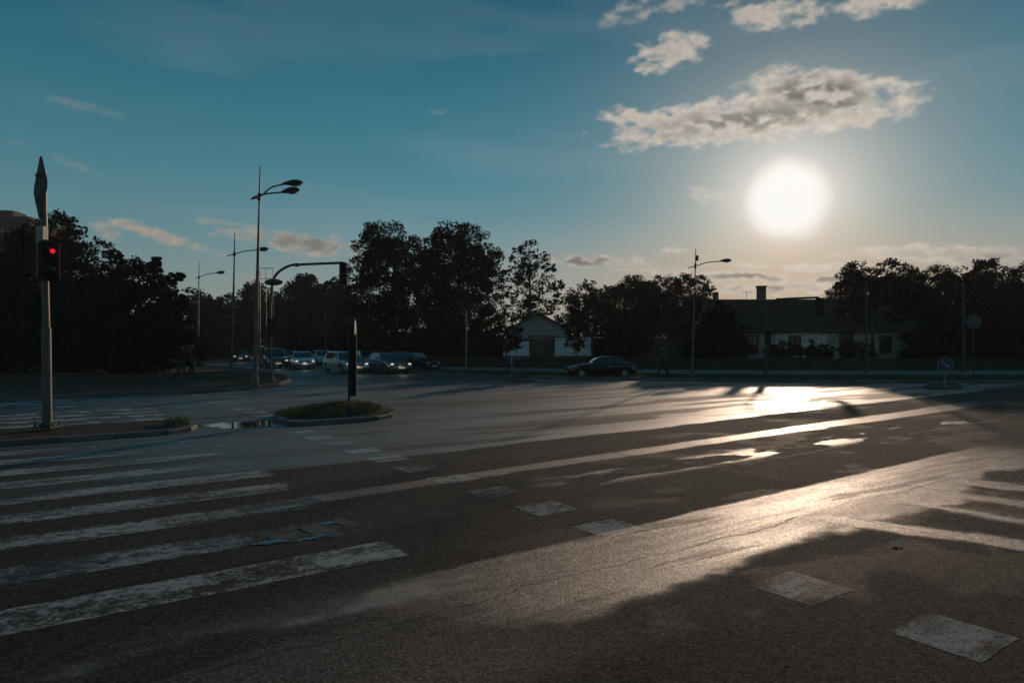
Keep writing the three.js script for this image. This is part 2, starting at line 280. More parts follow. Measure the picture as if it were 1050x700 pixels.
// zebra on the right, its stripes along the side street, and a worn arrow in the second lane
for (const [u, a, b] of [[7.35, 0.6, 3.7], [8.5, 0.6, 3.9], [9.6, 0.8, 4.2], [10.6, 0.8, 4.35], [11.8, 0.8, 4.3]]) marking('zebra_stripe', [[u - 0.22, a], [u + 0.22, a], [u + 0.16, b], [u - 0.30, b]]);
marking('lane_arrow', [[5.2, 7.02], [6.9, 6.94], [6.9, 6.74], [8.0, 7.0], [6.9, 7.3], [6.9, 7.1], [5.2, 7.16]]);
marking('lane_line', quad(8.8, 12.0, 6.3, 6.42, 0.1));
marking('lane_line', quad(14.5, 17.5, 6.5, 6.62, 0.1));
farMarking('stop_line', [[12.6, 38.0], [20.4, 38.6], [20.4, 39.1], [12.6, 38.5]]);
farMarking('lane_line', [[13.2, 33], [13.3, 33], [13.5, 37.2], [13.4, 37.2]]);

// ---------------------------------------------------------------- kerbs, islands and pavements
const stoneGeo = (() => {                          // a kerb stone with chamfered upper edges, 1 x 1 x 1, origin at the base
  const sh = new THREE.Shape([[-0.5, 0], [0.5, 0], [0.5, 0.78], [0.38, 1], [-0.38, 1], [-0.5, 0.78]].map(([x, y]) => new THREE.Vector2(x, y)));
  return new THREE.ExtrudeGeometry(sh, { depth: 1, bevelEnabled: false }).translate(0, 0, -0.5).rotateY(Math.PI / 2);
})();
const concreteTex = grain(256, 6, (x, y) => { const n = fbm(x * 3, y * 3, 5), s = smooth(0.55, 0.75, fbm(x * 1.2 + 9, y * 1.2, 4)), k = (0.22 + 0.14 * n) * (1 - 0.5 * s); return [k * 1.03, k, k * 0.93]; });
const kerbMats = [0.26, 0.34, 0.45].map((k) => new THREE.MeshStandardMaterial({ map: concreteTex, color: rgb(k, k, k), roughness: 0.72 }));
function kerb(parent, pts, { closed = false, len = 1, w = 0.16, h = 0.15, seed = 1 } = {}) {
  const r = rng(seed), line = closed ? [...pts, pts[0]] : pts;
  for (let i = 0; i + 1 < line.length; i++) {
    const a = line[i], b = line[i + 1], L = Math.hypot(b[0] - a[0], b[1] - a[1]), n = Math.max(1, Math.round(L / len)), turn = Math.atan2(-(b[1] - a[1]), b[0] - a[0]);
    for (let k = 0; k < n; k++) {
      const t = (k + 0.5) / n, m = obj('kerb_stone', stoneGeo, kerbMats[Math.floor(r() * 3)], parent);
      m.scale.set(L / n - 0.012, h * (0.96 + 0.1 * r()), w); m.position.set(mix(a[0], b[0], t) + (r() - 0.5) * 0.012, -0.002, mix(a[1], b[1], t) + (r() - 0.5) * 0.012); m.rotation.set((r() - 0.5) * 0.02, turn, 0);
    }
  }
}
function slab(pts, h, tex, rep) {                  // a raised sheet with sides over an outline in x, z
  const sh = new THREE.Shape(pts.map(([x, z]) => new THREE.Vector2(x, -z)));
  const g = new THREE.ExtrudeGeometry(sh, { depth: h + 0.04, bevelEnabled: false }).rotateX(-Math.PI / 2).translate(0, -0.04, 0), p = g.attributes.position, uv = g.attributes.uv;
  for (let i = 0; i < p.count; i++) uv.setXY(i, p.getX(i) / rep, p.getZ(i) / rep);
  return g;
}
const pavingMat = new THREE.MeshPhysicalMaterial({ map: grain(512, 16, (x, y) => { const n = fbm(x, y, 6), s = smooth(0.5, 0.7, fbm(x * 0.6 + 4, y * 0.6, 4)), k = (0.030 + 0.045 * n) * (1 - 0.45 * s); return [k * 1.25, k, k * 0.76]; }), roughness: 0.95, specularIntensity: 0.2, bumpMap: fineBump.clone(), bumpScale: 0.004 });
pavingMat.bumpMap.repeat.set(6, 6);
const soilMat = new THREE.MeshPhysicalMaterial({ map: soilTex, roughness: 1, specularIntensity: 0.15 });
const islandA = new THREE.Group(); islandA.name = 'median_island'; islandA.userData.kind = 'structure'; scene.add(islandA);
const islandAline = [[-26, 15.45], [2.3, 15.45], [2.75, 15.75], [2.98, 16.3], [2.85, 17.1], [2.4, 17.65], [-26, 18.35]].map(([u, v]) => road2(u, v));
obj('paving', slab(islandAline, 0.07, null, 4), pavingMat, islandA); kerb(islandA, islandAline, { len: 0.9, seed: 4, h: 0.085 });
const islandBline = [[4.9, 15.4], [6.85, 15.38], [7.35, 15.7], [7.7, 16.5], [7.8, 17.5], [7.55, 18.2], [6.8, 18.45], [5.7, 18.0], [4.95, 16.9]].map(([u, v]) => road2(u, v));
const islandB = new THREE.Group(); islandB.name = 'median_island_001'; islandB.userData.kind = 'structure'; scene.add(islandB); taken.set('median_island', 2);
kerb(islandB, islandBline, { closed: true, len: 0.8, seed: 6, h: 0.105, w: 0.2 });
const mound = (u, v) => { const a = (u - 6.5) / 1.75, b = (v - 17.0) / 1.65; return 0.09 + 0.18 * smooth(1.1, 0.1, Math.hypot(a - 0.15, b)); };
{
  const g = slab(islandBline, 0.09, null, 3); obj('soil', g, soilMat, islandB);
  const m = new THREE.PlaneGeometry(3.2, 3.2, 24, 24), p = m.attributes.position;
  for (let i = 0; i < p.count; i++) { const ca = Math.min(1, 1 / Math.max(1e-6, Math.hypot(p.getX(i), p.getY(i)) / 1.6)); const u = 6.5 + p.getX(i) * ca * 0.95, v = 17.0 + p.getY(i) * ca * 0.95, [x, z] = road2(u, v); p.setXYZ(i, x, mound(u, v) - 0.005, z); }
  m.computeVertexNormals(); obj('mound', m, soilMat, islandB);
}
const small = [[950, 399], [985, 398.6], [984, 394.5], [952, 395]].map(([x, y]) => { const p = ground(x, y); return [p.x, p.z]; });
const islandC = new THREE.Group(); islandC.name = 'median_island_002'; islandC.userData.kind = 'structure'; scene.add(islandC);
obj('paving', slab(small, 0.11, null, 4), pavingMat, islandC); kerb(islandC, small, { closed: true, len: 0.8, seed: 7 });
const tiny = [[520, 390.5], [540, 391.3], [547, 389.6], [538, 387.6], [522, 388]].map(([x, y]) => { const p = ground(x, y); return [p.x, p.z]; });
const islandD = new THREE.Group(); islandD.name = 'median_island_003'; islandD.userData.kind = 'structure'; scene.add(islandD);
obj('soil', slab(tiny, 0.10, null, 3), soilMat, islandD); kerb(islandD, tiny, { closed: true, len: 0.7, seed: 8 });

// corner pavement on the left, running back along the side street
const corner = [[-65, 13], [-16.6, -21.9], [-14.1, -24.6], [-12.4, -25.7], [-11.1, -27.9], [-10.6, -30.6], [-11.3, -34.4], [-13.05, -39.1], [-20.3, -51.5], [-46, -87], [-75, -128], [-160, -100], [-160, 13]];
const pavement = new THREE.Group(); pavement.name = 'pavement'; pavement.userData.kind = 'structure'; scene.add(pavement);
obj('paving', slab(corner, 0.13, null, 5), pavingMat, pavement);
kerb(pavement, corner.slice(1, 10), { len: 1, seed: 11 }); kerb(pavement, [[-30, -12.2], corner[1]], { len: 1, seed: 12 });

// verge and footway on the far side, rising to the houses
const farLine = [[-6.1, -45], [-3.4, -42.2], [-0.5, -39.6], [4, -36.9], [10.6, -34.4], [18, -33.3], [25, -32.9], [36, -33.6], [60, -38]];
const rise = (t) => 0.12 + 0.8 * smooth(5.5, 13, t);
const vergeDir = (k) => { const m = clamp(k / 3), x = mix(-0.5, 0, m), z = mix(-0.86, -1, m), L = Math.hypot(x, z); return [x / L, z / L]; };
function vergePoint(s, t) {                        // s along the far kerb in points, t metres behind it
  const i = Math.min(farLine.length - 2, Math.floor(s)), f = s - i, a = farLine[i], b = farLine[i + 1], [dx, dz] = vergeDir(s);
  return V(mix(a[0], b[0], f) + dx * t, rise(t), mix(a[1], b[1], f) + dz * t);
}
function strip(s0, s1, t0, t1, ns, nt, lift, rep) {
  const g = new THREE.PlaneGeometry(1, 1, ns, nt), p = g.attributes.position, uv = g.attributes.uv;
  for (let i = 0; i < p.count; i++) { const q = vergePoint(mix(s0, s1, uv.getX(i)), mix(t0, t1, uv.getY(i))); p.setXYZ(i, q.x, q.y + lift, q.z); uv.setXY(i, q.x / rep, q.z / rep); }
  g.computeVertexNormals(); return g;
}
const turfTex = grain(512, 16, (x, y) => { const n = fbm(x * 2, y * 2, 5), d = smooth(0.5, 0.68, fbm(x * 0.7, y * 0.7 + 6, 4)); const q = 0.7 * (0.6 + 0.8 * n); return [mix(0.034, 0.050, d) * q, mix(0.034, 0.038, d) * q, mix(0.012, 0.022, d) * q]; });
const turfMat = new THREE.MeshPhysicalMaterial({ map: turfTex, roughness: 1, specularIntensity: 0.15 });
const verge = new THREE.Group(); verge.name = 'verge'; verge.userData.kind = 'structure'; scene.add(verge);
obj('turf', strip(0, 7.99, 0.05, 60, 64, 60, 0, 5), turfMat, verge);
obj('footway', strip(0, 7.99, 6.2, 8.0, 64, 4, 0.012, 5), new THREE.MeshStandardMaterial({ map: concreteTex, color: rgb(0.5, 0.5, 0.5), roughness: 0.8 }), verge);
kerb(verge, farLine, { len: 1, seed: 15 });
kerb(verge, [[-27, -82], farLine[0]], { len: 1.2, seed: 16 });

// ---------------------------------------------------------------- standing water
const water = new THREE.MeshPhysicalMaterial({ color: rgb(0.012, 0.014, 0.014), roughness: 0.04, ior: 1.33 });
function puddle(name, cx, cz, ru, rv, seed, mat, label, y = 0.008) {
  const r = rng(seed), ph = [r() * 6, r() * 6, r() * 6], pts = [];
  for (let k = 0; k < 40; k++) { const a = k / 40 * 2 * Math.PI, q = 1 + 0.22 * Math.sin(2 * a + ph[0]) + 0.16 * Math.sin(3 * a + ph[1]) + 0.12 * Math.sin(7 * a + ph[2]) + 0.08 * Math.sin(13 * a + ph[0]) + 0.1 * (r() - 0.5); pts.push([cx + ru * q * Math.cos(a), cz + rv * q * Math.sin(a)]); }
  const m = obj(name, flat(pts, { u0: 0, u1: 1, v0: 0, v1: 1 }, y), mat, null, 'structure'); return m;
}
puddle('puddle', 3.95, 16.3, 0.95, 0.55, 3, water);
for (const [u, v, a, b, s] of [[1.80, 6.36, 0.16, 0.05, 5], [2.02, 6.50, 0.10, 0.035, 6], [2.18, 6.28, 0.17, 0.04, 7], [2.52, 6.70, 0.16, 0.05, 8]]) puddle('puddle', u, v, a, b, s, water, null, 0.007);
const glint = new THREE.MeshPhysicalMaterial({ color: rgb(0.02, 0.019, 0.018), roughness: 0.22, ior: 1.33, bumpMap: M2.asphaltMat.bumpMap, bumpScale: 0.0008 });
{ const p = ground(800, 412), [u, v] = toRoad(p.x, p.z); puddle('puddle', u, v, 1.25, 0.55, 12, glint, null, 0.006); }

// ---------------------------------------------------------------- trees
const leafMats = [[0.055, 0.070, 0.020], [0.080, 0.090, 0.022], [0.042, 0.055, 0.020], [0.095, 0.10, 0.024], [0.065, 0.070, 0.022]].map(([r, g, b]) => new THREE.MeshPhysicalMaterial({ color: rgb(r, g, b), roughness: 1, transmission: 0.45, thickness: 0, side: THREE.DoubleSide }));
const barkTex = grain(256, 4, (x, y) => { const n = fbm(x * 6, y * 1.2, 5), k = 0.03 + 0.06 * n; return [k * 1.1, k, k * 0.85]; });
const barkMat = new THREE.MeshStandardMaterial({ map: barkTex, roughness: 0.95 });
class Leaves {
  constructor() { this.p = []; this.n = []; }
  add(c, s, r) {                                   // one pointed leaf, two triangles with a slight fold
    const a = V(r() - 0.5, r() - 0.5, r() - 0.5).normalize(), b = V(r() - 0.5, r() - 0.5, r() - 0.5).cross(a).normalize(), n = a.clone().cross(b), w = s * (0.3 + 0.12 * r());
    const p0 = c.clone().addScaledVector(a, -s * 0.5), p1 = c.clone().addScaledVector(b, w).addScaledVector(n, s * 0.08), p2 = c.clone().addScaledVector(a, s * 0.5), p3 = c.clone().addScaledVector(b, -w).addScaledVector(n, s * 0.08);
    for (const q of [p0, p1, p2, p0, p2, p3]) this.p.push(q.x, q.y, q.z);
    for (let k = 0; k < 6; k++) this.n.push(n.x, n.y, n.z);
  }
  geometry() { const g = new THREE.BufferGeometry(); g.setAttribute('position', new THREE.Float32BufferAttribute(this.p, 3)); g.setAttribute('normal', new THREE.Float32BufferAttribute(this.n, 3)); return g; }
}
function inBall(r) { let v; do v = V(2 * r() - 1, 2 * r() - 1, 2 * r() - 1); while (v.lengthSq() > 1); return v; }
// base: where the trunk stands; lobes: masses of the crown [centre, radius] in metres from the base
function tree(name, label, base, lobes, { seed = 1, leaf = 0.19, density = 1, mat = 0, trunk = 0.28, group, spread = 0.40, category = 'tree' } = {}) {
  const r = rng(seed * 7919 + 13), t = thing(name, label, category, base, 0, group), wood = [], L = new Leaves();
  const low = Math.min(...lobes.map(([c, R]) => c.y - R * 0.4)), top = Math.max(...lobes.map(([c]) => c.y)), fork = Math.max(0.3, Math.min(low + 0.6, top * 0.4));
  let p = V(0, -0.15, 0), rad = trunk; const mainTop = V((r() - 0.5) * 0.6, top * 0.8, (r() - 0.5) * 0.6), spine = [];
  for (let k = 1; k <= 6; k++) {
    const q = mainTop.clone().multiplyScalar(k / 6).add(V((r() - 0.5) * 0.22, 0, (r() - 0.5) * 0.22)), r2 = trunk * (1 - 0.8 * k / 6) + 0.02;
    wood.push(limb(p, q, rad * (k === 1 ? 1.25 : 1), r2, 8)); spine.push(q); p = q; rad = r2;
  }
  for (const [c, R] of lobes) {
    const start = spine.reduce((b, q) => (q.y < Math.max(fork, c.y - 0.25 * R) && q.y > b.y ? q : b), spine[0]);
    const bend = start.clone().lerp(c, 0.5).add(V((r() - 0.5) * 0.4, 0.1 * R, (r() - 0.5) * 0.4));
    const rb = clamp(R * 0.035, 0.025, 0.12);
    wood.push(limb(start, bend, rb * 1.3, rb, 5), limb(bend, c, rb, rb * 0.5, 5));
    const clumps = Math.round((20 + 11 * R) * Math.sqrt(density));
    for (let k = 0; k < clumps; k++) {
      const dir = inBall(r), len = dir.length(), cc = c.clone().addScaledVector(dir.divideScalar(len || 1), R * (0.25 + 0.80 * Math.pow(len, 0.8))), rc = R * spread * (0.45 + 0.75 * r());
      if (cc.y < 0.15) continue;
      if (k % 2 === 0) wood.push(limb(c, cc, rb * 0.42, 0.012, 3));
      const n = Math.round(density * clamp(9.5 * rc * rc / (leaf * leaf), 14, 340));
      for (let m = 0; m < n; m++) { const o = inBall(r); L.add(cc.clone().add(V(o.x * rc, o.y * rc * 0.72, o.z * rc)), leaf * (0.65 + 0.7 * r()), r); }
    }
  }
  obj('trunk', wood, barkMat, t); obj('crown', L.geometry(), leafMats[mat], t);
  return t;
}
// a tree whose crown masses are given in view coordinates [x, y, radius] at its own distance
function treeAt(name, label, px, depth, blobs, opt = {}) {
  const y0 = opt.y0 ?? 0, b = at(px, 355, depth); const base = V(b.x, y0, b.z), r = rng((opt.seed || 1) * 31 + 5), k = depth / F;
  const lobes = []; for (const [x, y, R1] of blobs) { const R = R1 * (opt.fat ?? 1.18); const c = at(x, y, depth).sub(base); lobes.push([V(c.x, Math.max(c.y, 0.4), (r() - 0.5) * 2.6 * R * k), R * k]); if (R * k > 1.2) lobes.push([V(c.x + (r() - 0.5) * R * k, c.y + (r() - 0.5) * 0.5 * R * k, (r() < 0.5 ? -1 : 1) * R * k * (0.7 + 0.6 * r())), R * k * 0.75]); }
  return tree(name, label, base, lobes, opt);
}
// a tree given by its top and half width in view coordinates, filled evenly
function roundTree(name, label, px, depth, topY, half, opt = {}) {
  const r = rng((opt.seed || 1) * 101 + 3), blobs = [], bot = opt.bottom ?? 372, n = opt.n || 9;
  blobs.push([px, topY + half * 0.45, half * 0.48]);
  for (let k = 0; k < n; k++) { const f = (k + 0.7) / n, y = mix(topY + half * 0.6, bot - half * 0.3, f), wd = half * Math.min(1, 0.55 + 1.1 * f) * (f > 0.85 ? 0.8 : 1); blobs.push([px + (k % 2 ? 1 : -1) * wd * (0.25 + 0.45 * r()), y, half * (0.42 + 0.2 * r())]); }
  return treeAt(name, label, px, depth, blobs, opt);
}
const treesLeft = 'dark trees behind the left pavement', treesMid = 'trees far along the side street', treesRight = 'trees behind the low house on the right';
treeAt('broadleaf_tree', 'dark rounded tree rising behind the traffic signal on the left', 58, 46, [[75, 240, 17], [48, 246, 16], [95, 256, 12], [28, 268, 20], [62, 275, 34], [25, 298, 34], [95, 298, 28], [60, 322, 40], [100, 335, 30], [20, 340, 36], [70, 360, 30]], { seed: 1, density: 0.9, mat: 2, group: treesLeft, fat: 1.0 });
treeAt('broadleaf_tree', 'dark tree cut by the left edge of the view, under the apartment block', -30, 48, [[-8, 272, 20], [-45, 262, 30], [-28, 295, 34], [5, 300, 24], [-30, 325, 40], [0, 348, 30]], { seed: 2, density: 0.9, mat: 2, group: treesLeft, fat: 1.0 });
treeAt('drooping_tree', 'low dark tree with spiky drooping boughs at the end of the left clump', 140, 43, [[118, 262, 7], [126, 272, 12], [112, 282, 14], [148, 278, 9], [157, 268, 5], [160, 275, 7], [140, 290, 18], [165, 290, 9], [176, 286, 5], [182, 283, 4], [170, 297, 10], [150, 308, 22], [178, 312, 10], [120, 310, 24], [188, 308, 5], [165, 328, 20], [183, 332, 9], [140, 335, 28], [120, 350, 26], [155, 355, 24], [172, 362, 14]], { seed: 3, leaf: 0.2, density: 1, mat: 0, group: treesLeft, fat: 1.0 });
{ const r = rng(8); const words = ['behind the signal pole', 'at the left edge of the view', 'between the signal pole and the drooping tree', 'under the drooping tree', 'beside the two walkers']; [[48, 44], [2, 43], [92, 44.5], [132, 42.5], [165, 44]].forEach(([x, d], i) => treeAt('shrub', 'dense dark shrub ' + words[i], x, d, [[x - 16, 362, 15], [x + 4, 354, 18], [x + 20, 362, 15], [x, 372, 12]], { seed: 20 + i, density: 1.1, mat: 2, trunk: 0.08, leaf: 0.2, group: 'shrubs under the left trees', category: 'shrub' })); }
const midTrees = [[203, 92, 300, 22, 'beside the farthest street lamp'], [232, 100, 303, 20, 'behind the second street lamp'], [262, 96, 294, 24, 'behind the tallest street lamp'], [292, 104, 300, 22, 'right of the curved signal pole'], [318, 90, 284, 24, 'under the signal arm'], [345, 96, 288, 22, 'beneath the hanging signal head'], [362, 84, 305, 20, 'left of the big oak']];
midTrees.forEach(([x, d, t, h, w], i) => roundTree('broadleaf_tree', 'distant dark tree ' + w, x, d, t, h, { seed: 40 + i, density: 0.75, mat: [0, 1, 0, 2, 1, 4, 0][i], leaf: 0.34, group: treesMid, bottom: 366 }));
[[215, 80, 8], [330, 70, 10], [385, 66, 12], [450, 64, 14], [495, 62, 14]].forEach(([x, d, s], i) => treeAt('shrub', ['low dark bush beyond the walkers at the side street', 'low dark bush behind the waiting cars', 'low dark bush below the first big oak', 'low dark bush below the second big oak', 'low dark bush left of the white garden wall'][i], x, d, [[x - 22, 362, s + 4], [x, 357, s + 6], [x + 22, 362, s + 4], [x - 10, 368, s], [x + 12, 369, s]], { seed: 60 + i, density: 0.9, mat: 2, trunk: 0.1, leaf: 0.3, group: 'bushes along the side street', category: 'shrub', y0: 0.3 }));
treeAt('oak_tree', 'tall dark oak with sky showing through, left of the pair', 402, 60, [[396, 250, 17], [380, 262, 15], [415, 258, 15], [368, 285, 12], [392, 278, 20], [420, 280, 18], [434, 270, 12], [367, 305, 10], [388, 305, 19], [415, 308, 20], [438, 300, 14], [380, 328, 17], [405, 335, 20], [430, 330, 17], [395, 355, 16], [420, 356, 16]], { seed: 70, density: 0.80, mat: 0, trunk: 0.4, spread: 0.36, y0: 0.3 });
treeAt('oak_tree', 'tall dark oak with wide crown, right of the pair', 470, 61, [[460, 246, 14], [440, 255, 13], [482, 248, 14], [500, 262, 12], [465, 266, 20], [488, 275, 18], [445, 280, 17], [507, 285, 10], [470, 295, 22], [500, 305, 14], [447, 310, 18], [475, 322, 22], [500, 332, 15], [455, 340, 18], [485, 348, 18], [460, 360, 14]], { seed: 71, density: 0.85, mat: 2, trunk: 0.42, spread: 0.36, y0: 0.5 });
treeAt('birch_tree', 'feathery birch with hanging sprays beside the grey gabled house', 543, 60, [[543, 256, 9], [533, 264, 9], [555, 266, 8], [527, 280, 9], [545, 280, 12], [562, 278, 7], [522, 296, 9], [540, 302, 13], [560, 298, 10], [573, 292, 5], [572, 306, 5], [525, 318, 11], [548, 322, 12], [566, 318, 7], [535, 338, 11], [555, 340, 9]], { seed: 72, density: 0.75, mat: 4, trunk: 0.2, leaf: 0.2, spread: 0.32, y0: 0.8 });
treeAt('broadleaf_tree', 'rounded tree between the gabled house and the long hedge', 604, 72, [[603, 297, 9], [592, 308, 10], [612, 308, 10], [622, 300, 6], [600, 322, 14], [618, 325, 12], [585, 330, 10], [605, 345, 14]], { seed: 73, density: 0.85, mat: 0, trunk: 0.2, y0: 0.9 });
treeAt('broadleaf_tree', 'bushy tree left of the street lamp by the low house', 655, 76, [[648, 294, 10], [636, 306, 12], [664, 298, 10], [672, 292, 7], [650, 312, 18], [672, 315, 16], [632, 325, 14], [655, 335, 20], [680, 338, 16], [640, 350, 14]], { seed: 74, density: 0.85, mat: 1, trunk: 0.26, y0: 0.9 });
treeAt('broadleaf_tree', 'bushy tree directly behind the street lamp by the low house', 708, 75, [[705, 288, 9], [692, 294, 9], [716, 294, 8], [727, 298, 6], [698, 308, 15], [722, 312, 11], [708, 326, 18], [688, 332, 14], [728, 332, 12], [710, 348, 18]], { seed: 75, density: 0.85, mat: 0, trunk: 0.26, y0: 0.9 });
treeAt('broadleaf_tree', 'first dark tree over the right end of the low house', 890, 63, [[884, 281, 12], [868, 292, 11], [902, 282, 11], [858, 306, 9], [880, 302, 16], [905, 302, 16], [866, 318, 11], [890, 320, 14], [915, 318, 14], [930, 305, 12]], { seed: 76, density: 0.95, mat: 0, trunk: 0.3, group: treesRight, y0: 0.9 });
treeAt('broadleaf_tree', 'middle dark tree behind the right end of the low house', 945, 64, [[928, 284, 11], [945, 286, 11], [962, 284, 10], [930, 302, 17], [955, 304, 18], [975, 296, 10], [935, 325, 20], [965, 328, 20], [945, 348, 20], [970, 352, 16], [925, 352, 14]], { seed: 77, density: 0.95, mat: 2, trunk: 0.3, group: treesRight, y0: 0.9 });
treeAt('broadleaf_tree', 'dark tree behind the round traffic sign on the right', 1008, 60, [[1008, 280, 12], [992, 288, 11], [1024, 288, 11], [1000, 304, 18], [1025, 306, 16], [985, 312, 14], [1005, 328, 22], [1030, 330, 18], [985, 338, 18], [1010, 352, 20], [1035, 355, 16]], { seed: 78, density: 0.95, mat: 0, trunk: 0.3, group: treesRight, y0: 0.9 });
treeAt('broadleaf_tree', 'dark tree cut by the right edge of the view', 1062, 58, [[1052, 285, 12], [1040, 298, 10], [1070, 282, 16], [1062, 302, 18], [1048, 318, 14], [1080, 310, 18], [1060, 335, 22], [1085, 340, 20], [1050, 355, 16]], { seed: 79, density: 0.95, mat: 2, trunk: 0.3, group: treesRight, y0: 0.9 });
[[952, 50, 16], [985, 49, 15], [1020, 48, 17], [1052, 47, 16]].forEach(([x, d, s], i) => treeAt('shrub', ['dark shrub right of the low house wall', 'dark shrub left of the round sign post', 'dark shrub right of the round sign post', 'dark shrub at the right edge of the view'][i], x, d, [[x - 14, 358, s], [x + 8, 352, s], [x + 18, 362, s - 3], [x, 368, s - 4]], { seed: 80 + i, density: 1, mat: 2, trunk: 0.08, leaf: 0.22, group: 'shrubs below the right trees', category: 'shrub', y0: 0.7 }));
treeAt('young_tree', 'young street tree with sunlit leaves left of the garden gate', 520, 41.5, [[520, 330, 8], [514, 340, 8], [527, 341, 8], [519, 350, 9], [528, 352, 6], [512, 353, 5]], { seed: 90, density: 0.6, mat: 3, trunk: 0.05, leaf: 0.17, spread: 0.42, group: 'young street trees', y0: 0.25 });
treeAt('young_tree', 'young street tree with sunlit leaves before the white wall', 591, 42, [[591, 324, 6], [586, 332, 7], [596, 334, 7], [591, 343, 8], [588, 352, 6], [595, 354, 5]], { seed: 91, density: 0.6, mat: 3, trunk: 0.05, leaf: 0.17, spread: 0.42, group: 'young street trees', y0: 0.25 });
treeAt('hedge', 'clipped hedge with sunlit yellow-green top beside the white wall', 640, 49, [[620, 351, 8], [630, 349, 9], [640, 348, 9], [650, 347, 9], [658, 350, 8], [625, 362, 9], [640, 362, 10], [655, 362, 9]], { seed: 92, density: 1.1, mat: 3, trunk: 0.05, leaf: 0.15, spread: 0.5, category: 'hedge', y0: 0.9 });
[[715, 48.3, 7], [748, 48, 8], [800, 47.5, 6], [835, 47.5, 6], [880, 47, 6]].forEach(([x, d, s], i) => treeAt('shrub', ['dark garden shrub by the street lamp before the low house', 'dark garden shrub at the left end of the low house', 'dark garden shrub below the left house window', 'dark garden shrub between the house windows', 'dark garden shrub by the house door'][i], x, d, [[x - 10, 366 - s, s], [x + 2, 363 - s, s + 2], [x + 13, 366 - s, s], [x + 4, 369, s - 1]], { seed: 100 + i, density: 0.9, mat: 0, trunk: 0.05, leaf: 0.16, spread: 0.45, group: 'shrubs in front of the low house', category: 'shrub', y0: 0.8 }));
treeAt('garden_tree', 'garden tree in front of the right half of the low house', 896, 49.5, [[880, 302, 13], [905, 299, 14], [928, 306, 12], [868, 316, 9], [895, 318, 13], [920, 322, 11]], { seed: 112, density: 0.9, mat: 2, trunk: 0.14, y0: 0.86, fat: 1.05 });
roundTree('broadleaf_tree', 'dim tree before the left end of the low house', 738, 48.6, 314, 24, { seed: 110, density: 0.9, mat: 2, y0: 0.8, bottom: 368 });

// ---------------------------------------------------------------- grass
const bladeGeo = (() => { const g = new THREE.BufferGeometry(); g.setAttribute('position', new THREE.Float32BufferAttribute([-0.5, 0, 0, 0.5, 0, 0, -0.32, 0.5, 0.12, 0.32, 0.5, 0.12, 0, 1, 0.42], 3)); g.setIndex([0, 1, 3, 0, 3, 2, 2, 3, 4]); g.computeVertexNormals(); return g; })();
function grass(name, label, spots, seed, hMin, hMax, wid) {
  const m = new THREE.InstancedMesh(bladeGeo, new THREE.MeshPhysicalMaterial({ color: rgb(1, 1, 1), roughness: 0.9, transmission: 0.35, thickness: 0, side: THREE.DoubleSide }), spots.length), r = rng(seed), o = new THREE.Object3D();
  spots.forEach((p, i) => { o.position.copy(p); o.rotation.set((r() - 0.5) * 0.7, r() * 6.28, (r() - 0.5) * 0.7); const h = mix(hMin, hMax, r() * r()); o.scale.set(wid * (0.7 + 0.6 * r()), h, h * 0.8); o.updateMatrix(); m.setMatrixAt(i, o.matrix); const d = r(); m.setColorAt(i, rgb(mix(0.045, 0.10, d), mix(0.060, 0.082, d), mix(0.014, 0.030, d))); });
  m.name = numbered(name); m.userData = { kind: 'stuff', label, category: 'grass' }; m.castShadow = m.receiveShadow = true; scene.add(m);
}
{
  const r = rng(200), a = [], b = [], c = [], d = [];
  for (let k = 0; k < 9000; k++) { const o = inBall(r), u = 6.3 + o.x * 1.35, v = 16.95 + o.y * 1.35; if (fbm(u * 2, v * 2, 3) < 0.33) continue; a.push(roadV(u, v, mound(u, v) - 0.01)); }
  grass('island_grass', 'tufted grass growing on the mounded traffic island', a, 201, 0.05, 0.19, 0.016);
  for (let k = 0; k < 24000; k++) { const s = r() * 7, t = r() < 0.5 ? 0.15 + r() * 5.6 : 8.2 + 5 * r(), p = vergePoint(s, t); if (fbm(p.x * 0.5, p.z * 0.5, 3) < 0.42) continue; b.push(p); }
  grass('verge_grass', 'short grass along the far verge and bank', b, 202, 0.06, 0.24, 0.03);
  for (let k = 0; k < 700; k++) { const q = inBall(r), p = ground(533 + q.x * 11, 389.4 + q.y * 1.1); c.push(p.setY(0.09)); }
  for (let k = 0; k < 260; k++) { const q = inBall(r); c.push(roadV(2.65 + q.x * 0.25, 16.5 + q.y * 0.5, 0.11)); }
  grass('island_grass', 'grass tufts on the small islands', c, 203, 0.06, 0.26, 0.022);
  for (let k = 0; k < 7000; k++) { const p = ground(-20 + r() * 300, 383 + r() * 8, 0.13); if (fbm(p.x * 0.4 + 7, p.z * 0.4, 3) < 0.52) continue; d.push(p); }
  grass('pavement_grass', 'weedy grass along the back of the left pavement', d, 204, 0.05, 0.22, 0.03);
}

